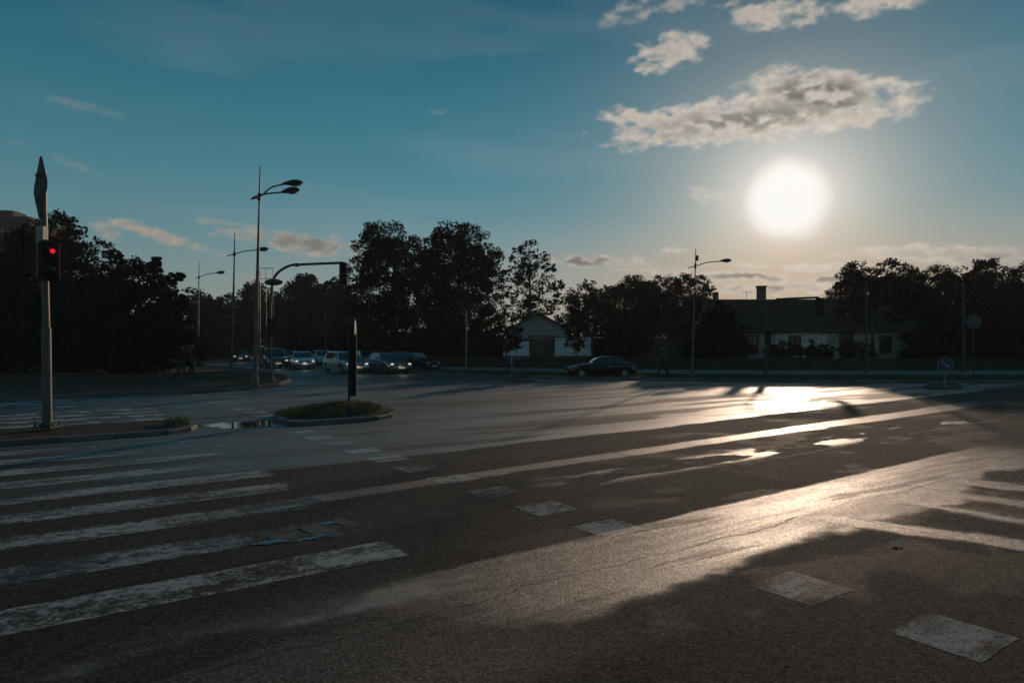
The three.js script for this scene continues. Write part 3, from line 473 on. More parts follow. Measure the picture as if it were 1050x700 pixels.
// ---------------------------------------------------------------- metal, glass and paint
const darkMetal = std(0.035, 0.036, 0.038, 0.45, 0.3), greyMetal = std(0.20, 0.20, 0.19, 0.5, 0.55), blackPlastic = std(0.007, 0.007, 0.008, 0.9), rubber = std(0.014, 0.014, 0.015, 0.85), chrome = std(0.5, 0.5, 0.5, 0.25, 1), rimMat = std(0.30, 0.30, 0.31, 0.3, 0.8);
const signGrey = std(0.03, 0.03, 0.03, 0.8, 0.1), white = std(0.55, 0.55, 0.53, 0.6), blue = std(0.008, 0.028, 0.10, 0.5), yellow = std(0.50, 0.33, 0.02, 0.5), redPaint = std(0.35, 0.02, 0.02, 0.5);
const galvTex = grain(256, 3, (x, y) => { const n = fbm(x * 2, y * 5, 5), k = 0.065 + 0.06 * n, s = smooth(0.6, 0.75, fbm(x * 3 + 8, y * 3, 4)); return [mix(k, 0.10, s) * 1.08, mix(k, 0.07, s), mix(k * 0.95, 0.045, s)]; });
const galv = new THREE.MeshStandardMaterial({ map: galvTex, roughness: 0.5, metalness: 0.45 });
const lensGlass = std(0.25, 0.23, 0.20, 0.3);

// ---------------------------------------------------------------- traffic signal on the left island
function signalHead(parent, pos, turn, lamps, { lit = -1, pitch = 0.30, r = 0.1, w = 0.34, d = 0.2 } = {}) {
  const h = new THREE.Group(); h.name = 'signal_head'; h.position.copy(pos); h.rotation.y = turn; parent.add(h);
  const H = lamps.length * pitch + 0.06; obj('housing', rbox(w, H, d, 0.04, 0, 0, 0), blackPlastic, h);
  lamps.forEach((col, k) => {
    const y = H / 2 - 0.03 - pitch * (k + 0.5), on = k === lit;
    const mat = on ? new THREE.MeshStandardMaterial({ color: rgb(0.2, 0.0, 0.005), emissive: rgb(1.0, 0.012, 0.045), emissiveIntensity: 0.9, roughness: 0.4 }) : std(...col, 0.35);
    obj(on ? 'lit_signal_lens' : 'signal_lens', new THREE.SphereGeometry(r, 20, 8, 0, Math.PI * 2, 0, 0.6).rotateX(Math.PI / 2).translate(0, y, d / 2 + 0.018 - r * Math.cos(0.6) * 0.5).scale(on ? 0.95 : 1.5, on ? 1.0 : 1.0, 1).translate(0, 0, -r * 0.5 * Math.cos(0.6) + 0.03), mat, h);
    obj('visor', new THREE.CylinderGeometry(r * 1.25, r * 1.25, 0.22, 20, 1, true, 0.9 * Math.PI, 1.2 * Math.PI).rotateX(Math.PI / 2).translate(0, y, d / 2 + 0.11), blackPlastic, h);
    if (on) { const l = new THREE.PointLight(rgb(1, 0.02, 0.05), 0.05); l.position.set(0, y, d / 2 + 0.12); l.castShadow = true; h.add(l); }
  });
  return h;
}
const RED = [0.06, 0.006, 0.006], AMB = [0.07, 0.04, 0.004], GRN = [0.005, 0.05, 0.03];
{
  const b = ground(48, 438, 0.12); b.y = 0.12;
  const t = thing('traffic_signal', 'grey signal pole on the left island with a lit red light and diamond sign', 'traffic signal', b);
  obj('pole', [limb(V(0, 0, 0), V(-0.03, 2.05, 0), 0.092, 0.088, 16), limb(V(-0.03, 2.05, 0), V(-0.12, 5.35, 0), 0.07, 0.062, 16), new THREE.TorusGeometry(0.082, 0.014, 8, 18).rotateX(Math.PI / 2).translate(-0.03, 2.05, 0)], galv, t);
  obj('base_plate', [cyl(0.2, 0.13, 0.09, 0, 0, 0, 18), box(0.4, 0.03, 0.4, 0, 0.015, 0)], darkMetal, t);
  for (const [x, z] of [[-0.15, -0.15], [0.15, -0.15], [-0.15, 0.15], [0.15, 0.15]]) obj('anchor_bolt', cyl(0.022, 0.018, 0.09, x, 0.03, z, 6), darkMetal, t);
  signalHead(t, V(-0.42, 3.62, 0.02), -1.9, [RED, AMB, GRN], { r: 0.1, w: 0.32, pitch: 0.3, d: 0.2 });
  const h = signalHead(t, V(0.14, 3.44, 0.18), 0.95, [RED, GRN], { lit: 0, r: 0.088, w: 0.34, pitch: 0.36, d: 0.24 });
  obj('bracket', limb(V(-0.40, 3.95, 0), V(0.14, 3.84, 0.16), 0.022, 0.022, 8), galv, t); obj('bracket', limb(V(-0.40, 3.2, 0), V(0.14, 3.03, 0.16), 0.022, 0.022, 8), galv, t);
  obj('control_box', rbox(0.15, 0.36, 0.18, 0.015, -0.06, 3.98, 0.1), std(0.30, 0.27, 0.22, 0.6), t);
  const plate = (s, th, k) => new THREE.ExtrudeGeometry(new THREE.Shape([[0.1, 0.94], [0.94, 0.1], [0.94, -0.1], [0.1, -0.94], [-0.1, -0.94], [-0.94, -0.1], [-0.94, 0.1], [-0.1, 0.94]].map(([x, y]) => new THREE.Vector2(x * k * s, y * k * s))), { depth: th, bevelEnabled: true, bevelSize: 0.02, bevelThickness: 0.004, bevelSegments: 2 });
  const sg = new THREE.Group(); sg.name = 'diamond_sign'; sg.position.set(-0.14, 4.97, 0.05); sg.rotation.set(0, 2.35, 0.04); t.add(sg);
  obj('plate', plate(0.66, 0.012, 1), signGrey, sg); obj('sign_face', plate(0.60, 0.004, 0.97).translate(0, 0, 0.018), white, sg); obj('sign_centre', plate(0.40, 0.004, 1).translate(0, 0, 0.026), yellow, sg);
  for (const y of [0.25, -0.25]) obj('clamp', box(0.1, 0.05, 0.1, 0.02, y, -0.03), galv, sg);
}
// keep-right post on the grass island
{
  const [x, z] = road2(7.0, 17.35), t = thing('keep_right_post', 'thin dark post with edge-on round sign on the grass island', 'sign post', V(x, 0.22, z));
  obj('post', cyl(0.035, 0.032, 2.25, 0, 0, 0, 12), darkMetal, t);
  obj('marker_board', rbox(0.42, 1.65, 0.15, 0.02, 0.05, 1.08, 0.0).rotateY(1.76).translate(0.125, 0, 0.02), std(0.006, 0.006, 0.006, 1), t);
  const s = new THREE.Group(); s.name = 'round_sign'; s.position.set(0.15, 2.02, 0.03); s.rotation.y = 1.70; t.add(s);
  obj('plate', new THREE.CylinderGeometry(0.29, 0.29, 0.03, 32).rotateX(Math.PI / 2), signGrey, s); obj('rim', new THREE.TorusGeometry(0.285, 0.022, 8, 36), blackPlastic, s);
  obj('sign_face', new THREE.CylinderGeometry(0.26, 0.26, 0.01, 32).rotateX(Math.PI / 2).translate(0, 0, 0.022), blue, s);
  obj('arrow', [box(0.06, 0.3, 0.006, 0, 0, 0.031), box(0.16, 0.06, 0.006, 0.05, -0.12, 0.031)], white, s);
}

// ---------------------------------------------------------------- street lamps
function lampHead(parent, p, dir, s = 1) {
  const h = new THREE.Group(); h.name = 'lamp_head'; h.position.copy(p); h.rotation.set(0, -Math.atan2(dir.z, dir.x), 0.10); parent.add(h);
  const sh = new THREE.SphereGeometry(0.5, 20, 12).scale(0.92 * s, 0.30 * s, 0.40 * s), q = sh.attributes.position;
  for (let i = 0; i < q.count; i++) { const x = q.getX(i), k = mix(0.6, 1.1, smooth(-0.46, 0.15, x / s)); q.setY(i, q.getY(i) * (q.getY(i) < 0 ? 0.55 : 1) * k); q.setZ(i, q.getZ(i) * k); }
  sh.computeVertexNormals(); obj('housing', sh.translate(0.36 * s, 0, 0), darkMetal, h);
  obj('glass_bowl', new THREE.SphereGeometry(0.5, 16, 8).scale(0.5 * s, 0.17 * s, 0.27 * s).translate(0.48 * s, -0.05 * s, 0), lensGlass, h);
  return h;
}
function streetLamp(label, px, py, gy, height, arms, lean = 0, s = 1) {
  const b = ground(px, py, gy); const t = thing('street_lamp', label, 'street lamp', V(b.x, gy, b.z), 0, 'tall grey street lamps');
  t.rotation.z = -lean;
  obj('pole', [cyl(0.105 * s, 0.06 * s, height * 0.62, 0, 0, 0, 12), cyl(0.055 * s, 0.026 * s, height * 0.38, 0, height * 0.62, 0, 10)], galv, t);
  obj('base_plate', [cyl(0.16, 0.12, 0.5, 0, 0, 0, 12), box(0.4, 0.04, 0.4, 0, 0.02, 0)], galv, t);
  for (const [h0, len, az, up, back] of arms) {
    const d = V(Math.cos(az), 0, Math.sin(az)), p = (k, y) => V(d.x * k, y, d.z * k);
    obj('arm', tube([p(-back, h0 - 0.16 * back - 0.05), p(0, h0), p(len * 0.45, h0 + up * 0.7), p(len, h0 + up)], 0.034 * s, 16, 8), galv, t);
    lampHead(t, p(len - 0.06, h0 + up), d, s);
  }
  obj('arm_clamp', cyl(0.075 * s, 0.075 * s, 0.3, 0, arms[0][0] - 0.15, 0, 12), darkMetal, t);
  return t;
}
streetLamp('tall double-headed street lamp on the corner kerb', 261, 395.5, 0.13, 9.3, [[8.0, 1.05, -0.1, 0.60, 0.35], [8.08, 1.15, 0.25, 0.08, 0.35]], 0.022, 1.0);
streetLamp('single-armed street lamp behind the corner, between two others', 237.5, 381, 0.13, 9.15, [[7.75, 1.5, 0, 0.3, 0.5]], 0.018, 1.0);
streetLamp('farthest single-armed street lamp on the left, among the trees', 202.5, 374, 0.13, 9.3, [[7.9, 1.6, 0, 0.4, 0.3]], 0.01, 1.0);
streetLamp('street lamp by the low house with a small box near its top', 710, 385, 0.12, 7.3, [[6.3, 1.45, 0.1, 0.3, 0.4]], 0.03, 0.78);
{ const t = scene.getObjectByName('street_lamp_003'); obj('sensor_box', rbox(0.16, 0.3, 0.16, 0.02, 0.06, 6.75, 0.06), darkMetal, t); }
streetLamp('street lamp before the dark oaks with its arm to the left', 441, 365.5, 0.9, 8.5, [[6.8, 1.7, Math.PI, 0.2, 0.2]], 0, 0.9);

// ---------------------------------------------------------------- signals on curved arms
function armSignal(label, px, py, gy, h, reach, bendR, turn) {
  const b = ground(px, py, gy), t = thing('arm_signal', label, 'traffic signal', V(b.x, gy, b.z), turn, 'signals hung from curved arms');
  const pts = [V(0, 0, 0), V(0, h * 0.35, 0), V(0.03, h - bendR * 1.5, 0), V(bendR * 0.25, h - bendR * 0.55, 0), V(bendR * 0.95, h - 0.06, 0), V(bendR * 1.6, h, 0), V(reach, h + 0.08, 0)];
  obj('mast', tube(pts, 0.062, 48, 10), darkMetal, t); obj('collar', cyl(0.11, 0.11, 0.16, bendR * 1.35, h - 0.1, 0, 12).rotateZ(0), darkMetal, t); obj('base_plate', [cyl(0.18, 0.13, 0.4, 0, 0, 0, 12), box(0.45, 0.03, 0.45, 0, 0.015, 0)], darkMetal, t);
  const hd = signalHead(t, V(reach + 0.1, h - 0.42, 0), 1.15, [RED, AMB, GRN], { pitch: 0.34, r: 0.11, w: 0.38, d: 0.2 });
  obj('hanger', box(0.06, 0.3, 0.06, reach + 0.02, h + 0.0, 0), darkMetal, t);
  return t;
}
{ const t = armSignal('curved signal mast on the left corner with its arm over the side street', 277, 390.5, 0.13, 5.62, 3.4, 0.95, 0); obj('sign_back', new THREE.SphereGeometry(0.5, 18, 10).scale(0.9, 0.32, 0.2).translate(0.2, 4.75, 0.16), darkMetal, t); obj('sign_bracket', limb(V(0.02, 4.75, 0), V(0.2, 4.75, 0.1), 0.03, 0.03), darkMetal, t); signalHead(t, V(0.02, 2.6, 0.18), 1.6, [RED, AMB, GRN], { pitch: 0.28 }); }
{ const t = armSignal('signal mast before the low house with its arm over the roof line', 786, 384.5, 0.15, 4.35, 2.75, 0.5, -0.1); signalHead(t, V(0.05, 2.2, 0.16), 0.2, [RED, AMB, GRN], { pitch: 0.28 }); }

// ---------------------------------------------------------------- plain poles and signs on the far side
function plainPole(label, px, py, gy, h) { const b = ground(px, py, gy), t = thing('utility_pole', label, 'pole', V(b.x, gy, b.z), 0, 'bare poles'); obj('pole', cyl(0.085, 0.06, h, 0, 0, 0, 10), darkMetal, t); obj('cap', new THREE.SphereGeometry(0.07, 10, 6).translate(0, h, 0), darkMetal, t); obj('base_collar', cyl(0.14, 0.12, 0.35, 0, 0, 0, 10), darkMetal, t); return t; }
plainPole('bare thin pole standing before the right half of the low house', 889, 382, 0.3, 5.1);
plainPole('bare thin pole left of the round sign on the right', 988.5, 381.5, 0.3, 5.1);
plainPole('bare thin pole behind the waiting cars', 333.5, 374, 0.3, 4.6);
{
  const b = ground(998.5, 385, 0.14), t = thing('round_sign_post', 'grey post with large blank round sign disc on the right verge', 'sign', V(b.x, 0.14, b.z));
  obj('post', cyl(0.04, 0.035, 3.35, 0, 0, 0, 12), darkMetal, t); const k = 3.05;
  obj('disc', new THREE.CylinderGeometry(0.42, 0.42, 0.02, 36).rotateX(Math.PI / 2).translate(0, k, 0.06), std(0.09, 0.09, 0.095, 0.6, 0.2), t);
  obj('disc_rim', new THREE.TorusGeometry(0.42, 0.02, 8, 40).translate(0, k, 0.06), darkMetal, t); for (const y of [k + 0.2, k - 0.2]) obj('clamp', box(0.12, 0.05, 0.08, 0, y, 0.02), darkMetal, t);
}
{
  const b = ground(969, 397, 0.11), t = thing('keep_right_sign', 'small blue round sign with white arrow on the right island', 'sign', V(b.x, 0.11, b.z)); const paleArrow = std(0.3, 0.3, 0.3, 0.7);
  obj('post', cyl(0.04, 0.04, 0.95, 0, 0, 0, 10), greyMetal, t);
  const s = new THREE.Group(); s.name = 'sign_disc'; s.position.set(0, 0.95, 0.05); s.rotation.y = -0.3; t.add(s);
  obj('plate', new THREE.CylinderGeometry(0.29, 0.29, 0.016, 32).rotateX(Math.PI / 2), blue, s); obj('rim', new THREE.TorusGeometry(0.285, 0.012, 6, 36).translate(0, 0, 0.006), paleArrow, s);
  const arrow = new THREE.Shape([[-0.19, 0.03], [0.06, 0.03], [0.06, 0.1], [0.2, 0], [0.06, -0.1], [0.06, -0.03], [-0.19, -0.03]].map(([x, y]) => new THREE.Vector2(x, y)));
  obj('arrow', new THREE.ExtrudeGeometry(arrow, { depth: 0.006, bevelEnabled: false }).rotateZ(-0.75).translate(0, 0, 0.009), paleArrow, s);
}
{
  const b = ground(525, 388.5, 0.1), t = thing('blue_sign', 'small blue rectangular sign on a low post at the small green island', 'sign', V(b.x, 0.1, b.z));
  obj('post', cyl(0.03, 0.03, 1.15, 0, 0, 0, 10), greyMetal, t);
  obj('plate', rbox(0.32, 0.5, 0.02, 0.008, 0, 0.95, 0.04).rotateY(-0.3), blue, t); obj('arrow', box(0.05, 0.3, 0.006, 0, 0.95, 0.055).rotateY(-0.3), white, t);
}
{
  const b = ground(478, 379, 0.4), t = thing('notice_post', 'thin post with a forked top plate before the dark oaks', 'sign', V(b.x, 0.4, b.z));
  obj('post', cyl(0.045, 0.04, 3.6, 0, 0, 0, 10), greyMetal, t); obj('plate', rbox(0.7, 0.5, 0.03, 0.01, 0, 3.75, 0), signGrey, t); obj('brace', [limb(V(0, 3.1, 0), V(-0.3, 3.55, 0), 0.02, 0.02), limb(V(0, 3.1, 0), V(0.3, 3.55, 0), 0.02, 0.02)], greyMetal, t);
}
{ // open steel frame standing above the trees
  const b = at(273, 355, 88), t = thing('steel_frame', 'open steel sign frame rising above the trees beside the signal mast', 'frame', V(b.x, 0, b.z));
  for (const x of [-0.85, -0.05, 0.85]) obj('upright', box(0.09, 12.0, 0.09, x, 6.0, 0), darkMetal, t);
  for (const y of [9.4, 10.6, 11.95]) obj('rail', box(1.8, 0.08, 0.07, 0, y, 0.02), darkMetal, t);
  obj('footing', box(2.4, 0.3, 0.8, 0, 0.1, 0), kerbMats[0], t);
}
{ const p = ground(856, 411.5), t = thing('manhole_cover', 'dark round manhole cover in the bright wet road', 'manhole cover', V(p.x, 0.004, p.z)); obj('frame', new THREE.RingGeometry(0.30, 0.40, 36).rotateX(-Math.PI / 2).translate(0, 0.004, 0), darkMetal, t); obj('lid', [cyl(0.30, 0.295, 0.02, 0, -0.01, 0, 36), ...[...Array(7)].map((_, k) => box(0.5 * Math.sqrt(1 - ((k - 3) / 4) ** 2), 0.008, 0.03, 0, 0.014, (k - 3) * 0.075))], darkMetal, t); }
{ const p = ground(918, 558.5), g = new THREE.PlaneGeometry(0.11, 0.05, 8, 5).rotateX(-Math.PI / 2), q = g.attributes.position, r = rng(4); for (let i = 0; i < q.count; i++) q.setXYZ(i, q.getX(i) + 0.008 * (r() - 0.5), 0.008 + 0.022 * r() + 1.5 * q.getX(i) ** 2, q.getZ(i) + 0.008 * (r() - 0.5)); g.computeVertexNormals(); g.rotateY(0.5).translate(p.x, 0, p.z); tag(obj('paper_scrap', g, new THREE.MeshPhysicalMaterial({ color: rgb(0.6, 0.58, 0.54), roughness: 0.9, transmission: 0.3, thickness: 0 }), null), 'small crumpled white scrap lying on the dry asphalt, right', 'litter'); }
{ // broken plates of asphalt lying by the potholes at the end of a zebra stripe
  const r = rng(61); const spots = [[1.95, 6.43, 0.17, 'left'], [2.32, 6.44, 0.2, 'middle'], [2.62, 6.6, 0.14, 'right']];
  for (const [u, v, s, w] of spots) { const pts = []; for (let k = 0; k < 9; k++) { const a = k / 9 * 6.283, q = s * (0.75 + 0.5 * r()); pts.push(new THREE.Vector2(q * 1.35 * Math.cos(a), q * 0.55 * Math.sin(a))); } const g = new THREE.ExtrudeGeometry(new THREE.Shape(pts), { depth: 0.006, bevelEnabled: true, bevelSize: 0.004, bevelThickness: 0.003, bevelSegments: 2 }).rotateX(-Math.PI / 2).rotateY(RA - Math.PI / 2); const m = obj('asphalt_plate', g, new THREE.MeshStandardMaterial({ map: concreteTex, color: rgb(0.22, 0.21, 0.2), roughness: 0.85, bumpMap: fineBump, bumpScale: 0.003 }), null); m.position.copy(roadV(u, v, -0.002)); m.rotation.x = 0.02; tag(m, { left: 'leftmost', middle: 'middle', right: 'rightmost' }[w] + ' loose asphalt plate among the potholes on the zebra', 'asphalt plate', 'broken asphalt plates'); }
}

// ---------------------------------------------------------------- buildings and garden walls
const plasterTex = grain(512, 10, (x, y) => { const n = fbm(x * 1.3, y * 1.3, 5), s = smooth(0.52, 0.72, fbm(x * 0.8 + 4, y * 2.2, 4)), k = (0.62 + 0.14 * n) * (1 - 0.3 * s); return [k, k * 0.98, k * 0.93]; });
const plaster = new THREE.MeshStandardMaterial({ map: plasterTex, roughness: 0.9 }), agedPlaster = new THREE.MeshStandardMaterial({ map: plasterTex, color: rgb(0.60, 0.57, 0.52), roughness: 0.9 }), greyPlaster = new THREE.MeshStandardMaterial({ map: plasterTex, color: rgb(0.5, 0.5, 0.5), roughness: 0.9 });
const woodTex = grain(256, 4, (x, y) => { const n = fbm(x * 8, y * 0.8, 5), k = 0.03 + 0.04 * n; return [k * 1.25, k, k * 0.75]; });
const wood = new THREE.MeshStandardMaterial({ map: woodTex, roughness: 0.8 });
const tileMat = new THREE.MeshPhysicalMaterial({ specularIntensity: 0.15, ...{ map: grain(512, 12, (x, y) => { const n = fbm(x * 2, y * 2, 5), row = 0.75 + 0.25 * Math.abs(Math.sin(x * 8)), k = (0.030 + 0.035 * n) * row; return [k * 1.6, k * 0.9, k * 0.62]; }), roughness: 0.95 } });
const brickMat = new THREE.MeshStandardMaterial({ map: grain(256, 6, (x, y) => { const n = fbm(x * 5, y * 5, 4), k = 0.07 + 0.09 * n; return [k * 1.5, k * 0.9, k * 0.7]; }), roughness: 0.9 });
const paneMat = new THREE.MeshPhysicalMaterial({ color: rgb(0.012, 0.014, 0.016), roughness: 0.06 });
function prism(profile, len) {                     // a gable profile in x, y, drawn out along z
  return new THREE.ExtrudeGeometry(new THREE.Shape(profile.map(([x, y]) => new THREE.Vector2(x, y))), { depth: len, bevelEnabled: false });
}
function windowPart(parent, x, y, w, h, z, mat = wood) {
  const g = new THREE.Group(); g.name = 'window'; g.position.set(x, y, z); parent.add(g);
  obj('frame', [box(0.09, h + 0.12, 0.09, -w / 2 - 0.03, 0, 0.02), box(0.09, h + 0.12, 0.09, w / 2 + 0.03, 0, 0.02), box(w - 0.03, 0.09, 0.088, 0, h / 2 + 0.015, 0.02), box(w - 0.03, 0.09, 0.088, 0, -h / 2 - 0.015, 0.02), box(0.05, h - 0.06, 0.07, 0, 0, 0.015)], mat, g);
  obj('pane', box(w / 2 - 0.05, h - 0.06, 0.02, -w / 4, 0, 0.0), paneMat, g); obj('pane', box(w / 2 - 0.05, h - 0.06, 0.02, w / 4, 0, 0.0), paneMat, g);
  obj('sill', box(w + 0.25, 0.06, 0.2, 0, -h / 2 - 0.1, 0.08), kerbMats[1], g);
}
{ // grey gabled house behind the garden wall
  const b = at(552, 355, 55), t = thing('gabled_house', 'small grey house with its gable end above the garden gate', 'house', V(b.x, 0.9, b.z)), hw = 2.55, e = 2.2, p = 3.55;
  obj('wall', prism([[-hw, -0.3], [hw, -0.3], [hw, e], [0, p - 0.05], [-hw, e]], 8).translate(0, 0, -8), greyPlaster, t);
  const rf = obj('roof', [prism([[-hw - 0.35, e - 0.2], [-hw - 0.35, e - 0.06], [0, p + 0.1], [0, p - 0.04]], 8.7).translate(0, 0, -8.3), prism([[hw + 0.35, e - 0.2], [0, p - 0.04], [0, p + 0.1], [hw + 0.35, e - 0.06]], 8.7).translate(0, 0, -8.3)], tileMat, t);
  obj('barge_board', [limb(V(-hw - 0.32, e - 0.14, 0.42), V(0, p + 0.02, 0.42), 0.06, 0.06, 4), limb(V(hw + 0.32, e - 0.14, 0.42), V(0, p + 0.02, 0.42), 0.06, 0.06, 4)], wood, t);
  windowPart(t, -0.9, 1.0, 0.8, 1.0, 0.02); windowPart(t, 1.1, 1.0, 0.8, 1.0, 0.02);
}
const wallZ = -50;
function wallSegment(label, x0, x1, top, m = plaster) {
  const a = at(x0, 355, 50).x, b = at(x1, 355, 50).x, t = thing('garden_wall', label, 'wall', V((a + b) / 2, 0.86, wallZ), 0, 'white garden walls'), w = b - a, h = top - 0.86;
  obj('wall', box(w, h - 0.08, 0.22, 0, (h - 0.08) / 2, 0), m, t); obj('coping', box(w + 0.06, 0.08, 0.32, 0, h - 0.04, 0), kerbMats[1], t); obj('plinth', box(w + 0.03, 0.25, 0.27, 0, 0.125, 0), kerbMats[0], t);
}
wallSegment('low white garden wall left of the dark gate', 516, 542.5, 2.24); wallSegment('taller white garden wall right of the dark gate', 569, 606, 2.52);
{
  const a = at(543.3, 355, 50).x, b = at(568.2, 355, 50).x, w = b - a, t = thing('garden_gate', 'dark wooden garden gate between white walls', 'gate', V((a + b) / 2, 0.86, wallZ));
  for (const s of [-1, 1]) { const leaf = new THREE.Group(); leaf.name = 'gate_leaf'; leaf.position.x = s * w / 4; t.add(leaf); for (let k = 0; k < 5; k++) obj('board', box(w / 10 - 0.02, 1.45, 0.04, (k - 2) * w / 10 * 0.97, 0.8, 0), wood, leaf); obj('rail', box(w / 2 - 0.06, 0.1, 0.04, 0, 1.25, 0.045), wood, leaf); obj('rail', box(w / 2 - 0.06, 0.1, 0.04, 0, 0.35, 0.045), wood, leaf); obj('handle', box(0.03, 0.18, 0.05, -s * (w / 4 - 0.1), 0.8, 0.05), darkMetal, leaf); }
  obj('lintel', box(w + 0.3, 0.12, 0.3, 0, 1.66, 0.0), wood, t);
}
{ // fence of dark panels between the hedge and the low house
  const t = thing('panel_fence', 'dark brown panel fence behind the street lamp', 'fence', V(at(607, 355, 51).x, 0.86, -51)), L = at(735, 355, 51).x - at(607, 355, 51).x, n = 5;
  for (let k = 0; k < n; k++) obj('panel', rbox(L / n - 0.14, 1.5, 0.05, 0.01, (k + 0.5) * L / n, 0.82, 0), wood, t);
  for (let k = 0; k <= n; k++) obj('post', box(0.1, 1.75, 0.1, k * L / n, 0.85, 0), wood, t);
}
{ // long low house
  const x0 = at(742, 355, 51).x, x1 = at(941, 355, 51).x, L = x1 - x0, t = thing('low_house', 'long low house with dark tiled roof and dim white walls under the sun', 'house', V(x0, 0.86, -51)), e = 2.15, wx0 = (px) => at(px, 355, 51).x - x0, dep = 9.5, rz = -5, ry = 4.75;
  obj('wall', [box(L, e + 0.3, dep, L / 2, (e - 0.3) / 2, -dep / 2)], agedPlaster, t);
  const gable = (x) => prism([[0, e + 0.0], [dep, e + 0.0], [dep / 2, ry - 0.12]], 0.2).rotateY(Math.PI / 2).translate(x, 0, 0);
  obj('gable', gable(0), agedPlaster, t); obj('gable', gable(L - 0.2), agedPlaster, t); obj('render_panel', box(3.9, 2.0, 0.03, wx0(822), 1.12, 0.016), plaster, t);
  const side = [[0.45, e - 0.12], [0.45, e + 0.0], [-dep / 2, ry + 0.06], [-dep - 0.45, e + 0.0], [-dep - 0.45, e - 0.12], [-dep / 2, ry - 0.07]];
  const rf = obj('roof', prism(side.map(([z, y]) => [-z, y]), L + 0.7).rotateY(Math.PI / 2).translate(-0.35, 0, 0), tileMat, t);
  const rx = (px) => at(px, 355, 55.7).x - x0;
  for (const [px, w, h] of [[781, 0.62, 1.0], [734, 0.4, 0.6], [872, 0.4, 0.4]]) { const c = obj('chimney', [box(w, h + 0.8, w * 0.8, rx(px), ry + h / 2 - 0.35, -dep / 2 + 0.05)], brickMat, rf); }
  for (const [px, w, h] of [[781, 0.62, 1.0]]) obj('chimney_cap', box(w + 0.14, 0.1, w * 0.8 + 0.14, rx(px), ry + h + 0.1, -dep / 2 + 0.05), kerbMats[0], rf);
  const wx = (px) => at(px, 355, 51).x - x0;
  windowPart(t, wx(815), 1.1, 0.75, 1.2, 0.045); windowPart(t, wx(908), 1.1, 0.75, 1.2, 0.02); windowPart(t, wx(772), 1.1, 0.75, 1.2, 0.02);
  const d = new THREE.Group(); d.name = 'door'; d.position.set(wx(868), 0.97, 0.02); t.add(d); obj('leaf', box(0.85, 1.9, 0.06), wood, d); obj('frame', [box(0.09, 2.02, 0.1, -0.47, 0.03, 0), box(0.09, 2.02, 0.1, 0.47, 0.03, 0), box(0.85, 0.09, 0.1, 0, 1.0, 0)], wood, d); obj('handle', box(0.12, 0.03, 0.05, 0.3, 0, 0.05), greyMetal, d); obj('step', box(1.3, 0.15, 0.6, 0, -0.98, 0.28), kerbMats[0], d);
  obj('gutter', new THREE.CylinderGeometry(0.07, 0.07, L + 0.6, 8).rotateZ(Math.PI / 2).translate(L / 2, e - 0.08, 0.5), darkMetal, t); obj('downpipe', cyl(0.045, 0.045, e, L - 0.4, 0, 0.09, 8), darkMetal, t);
  obj('aerial', [limb(V(rx(766), ry - 0.1, -dep / 2), V(rx(766), ry + 0.75, -dep / 2), 0.02, 0.015), limb(V(rx(766) - 0.35, ry + 0.7, -dep / 2), V(rx(766) + 0.35, ry + 0.6, -dep / 2), 0.012, 0.012)], darkMetal, t);
}
{ // apartment block on the left
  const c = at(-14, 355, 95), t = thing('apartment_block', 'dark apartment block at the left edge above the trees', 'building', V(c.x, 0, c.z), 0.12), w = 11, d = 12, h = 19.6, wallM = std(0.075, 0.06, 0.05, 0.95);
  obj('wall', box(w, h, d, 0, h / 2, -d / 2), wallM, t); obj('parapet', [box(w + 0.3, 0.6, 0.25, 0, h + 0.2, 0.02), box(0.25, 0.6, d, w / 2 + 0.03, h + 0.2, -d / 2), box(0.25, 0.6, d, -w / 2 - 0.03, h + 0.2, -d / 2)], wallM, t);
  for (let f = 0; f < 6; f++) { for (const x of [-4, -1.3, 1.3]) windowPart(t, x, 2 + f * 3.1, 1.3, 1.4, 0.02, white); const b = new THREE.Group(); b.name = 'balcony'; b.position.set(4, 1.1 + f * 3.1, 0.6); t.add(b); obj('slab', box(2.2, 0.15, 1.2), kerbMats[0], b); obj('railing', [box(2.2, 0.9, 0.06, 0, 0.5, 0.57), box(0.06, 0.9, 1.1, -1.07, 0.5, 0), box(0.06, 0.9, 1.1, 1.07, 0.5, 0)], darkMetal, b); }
  obj('stair_head', box(3.2, 1.9, 3.5, -0.2, h + 1.0, -5), wallM, t); obj('aerial', [limb(V(2.2, h, -3), V(2.2, h + 2.0, -3), 0.05, 0.03), limb(V(1.6, h + 1.7, -3), V(2.8, h + 1.6, -3), 0.03, 0.03)], darkMetal, t); obj('vent', cyl(0.25, 0.25, 1.0, 3.9, h, -3, 10), darkMetal, t);
}

